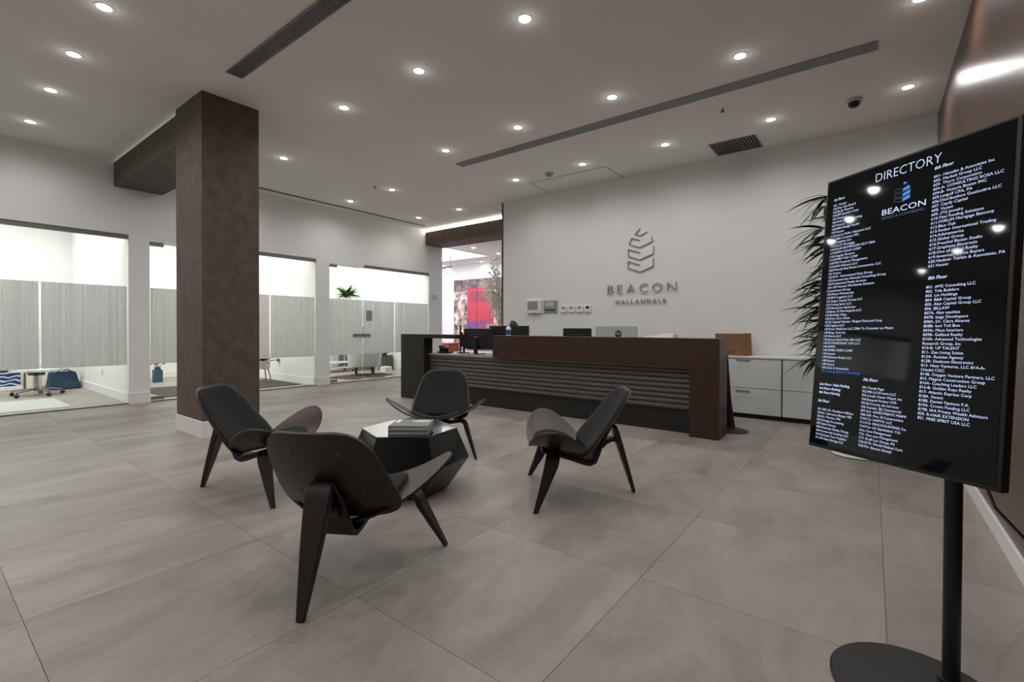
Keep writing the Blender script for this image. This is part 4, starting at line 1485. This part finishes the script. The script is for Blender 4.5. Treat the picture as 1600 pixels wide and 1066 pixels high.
for a, b_ in zip(xs, xs[1:]):
    o = obj('panel', MB().box(a+.008-(-10.5), b_-.008-(-10.5), FAR_Y-.03-(FAR_Y-.02), .019, 0, 2.42), mm, t, local=True)
t = thing('blossom_tree', 'pale dried blossom tree beyond the opening, beside the reception wall end', 'plant', (-7.75, 9.6, 0))
obj('pot', MB().lathe([(.16, 0), (.18, .02), (.22, .4), (.19, .4), (.185, .37)], (-7.75, 9.6, 0), 24), M['potwhite'], t, smooth=40)
rg = random.Random(17)
tips = []
obj('trunk', MB().tube([(-7.75, 9.6, .36), (-7.77, 9.6, 1.0), (-7.8, 9.6, 1.9)], [.03, .025, .015], 8), M['twig'], t, smooth=60)
for k in range(16):
    a = rg.uniform(0, 2*PI)
    z0 = rg.uniform(.9, 1.9)
    L = rg.uniform(.35, .62)
    e_ = Vector((-7.78+L*math.cos(a)*.75, 9.6+L*math.sin(a)*.75, min(3.2, z0+rg.uniform(.3, 1.25))))
    obj('branch', MB().tube([(-7.77, 9.6, z0), ((-7.77+e_.x)/2, (9.6+e_.y)/2, z0+.6*(e_.z-z0)), e_], [.012, .008, .004], 6), M['twig'], t, smooth=60)
    tips.append((Vector((-7.77, 9.6, z0)), e_))
bm_ = MB()
for a, e_ in tips:
    for q in range(110):
        s = rg.uniform(.25, 1.05)
        p = a.lerp(e_, s)+Vector((rg.gauss(0, .06), rg.gauss(0, .06), rg.gauss(0, .08)))
        r = rg.uniform(.026, .05)
        ax = [Vector((rg.gauss(0, 1), rg.gauss(0, 1), rg.gauss(0, 1))).normalized()*r for _ in range(3)]
        bm_.add([p+ax[0], p+ax[1], p+ax[2], p-ax[0]*.6], [(0, 1, 2), (0, 2, 3), (0, 3, 1), (1, 3, 2)])
bo_ = obj('blossom', bm_, M['blossom'], t)
bo_['kind'] = 'stuff'
t = thing('hanging_rail', 'dark ceiling rail with a black hook in the room beyond', 'rail', (-10.2, 10.05, 2.75))
obj('bar', MB().box(-10.6, -9.92, 10.0, 10.03, 3.0, 3.03), M['black'], t)
obj('hanger_rod', MB().box(-10.5, -10.485, 10.008, 10.022, 3.03, FAR_Z-.018).box(-10.0, -9.985, 10.008, 10.022, 3.03, FAR_Z-.018), M['black'], t)
obj('hook', MB().tube([(-10.25, 10.015, 3.0), (-10.12, 10.015, 2.90), (-10.10, 10.015, 2.82), (-10.17, 10.015, 2.77), (-10.27, 10.015, 2.80)], .014, 8), M['black'], t, smooth=60)
t = thing('sideboard', 'low orange-brown wooden sideboard beyond the opening, above the worktop edge', 'sideboard', (-9.9, 9.6, 0))
obj('body', MB().box(-10.4, -9.42, 9.4, 9.8, .08, .74), M['orangewood'], t, bevel=.004)
obj('top', MB().box(-10.42, -9.40, 9.38, 9.82, .74, .77), M['orangewood'], t, bevel=.003)
for x in (-10.36, -9.46):
    for y in (9.44, 9.76):
        obj('leg', MB().box(x-.025, x+.025, y-.025, y+.025, 0, .08), M['orangewood'], t)
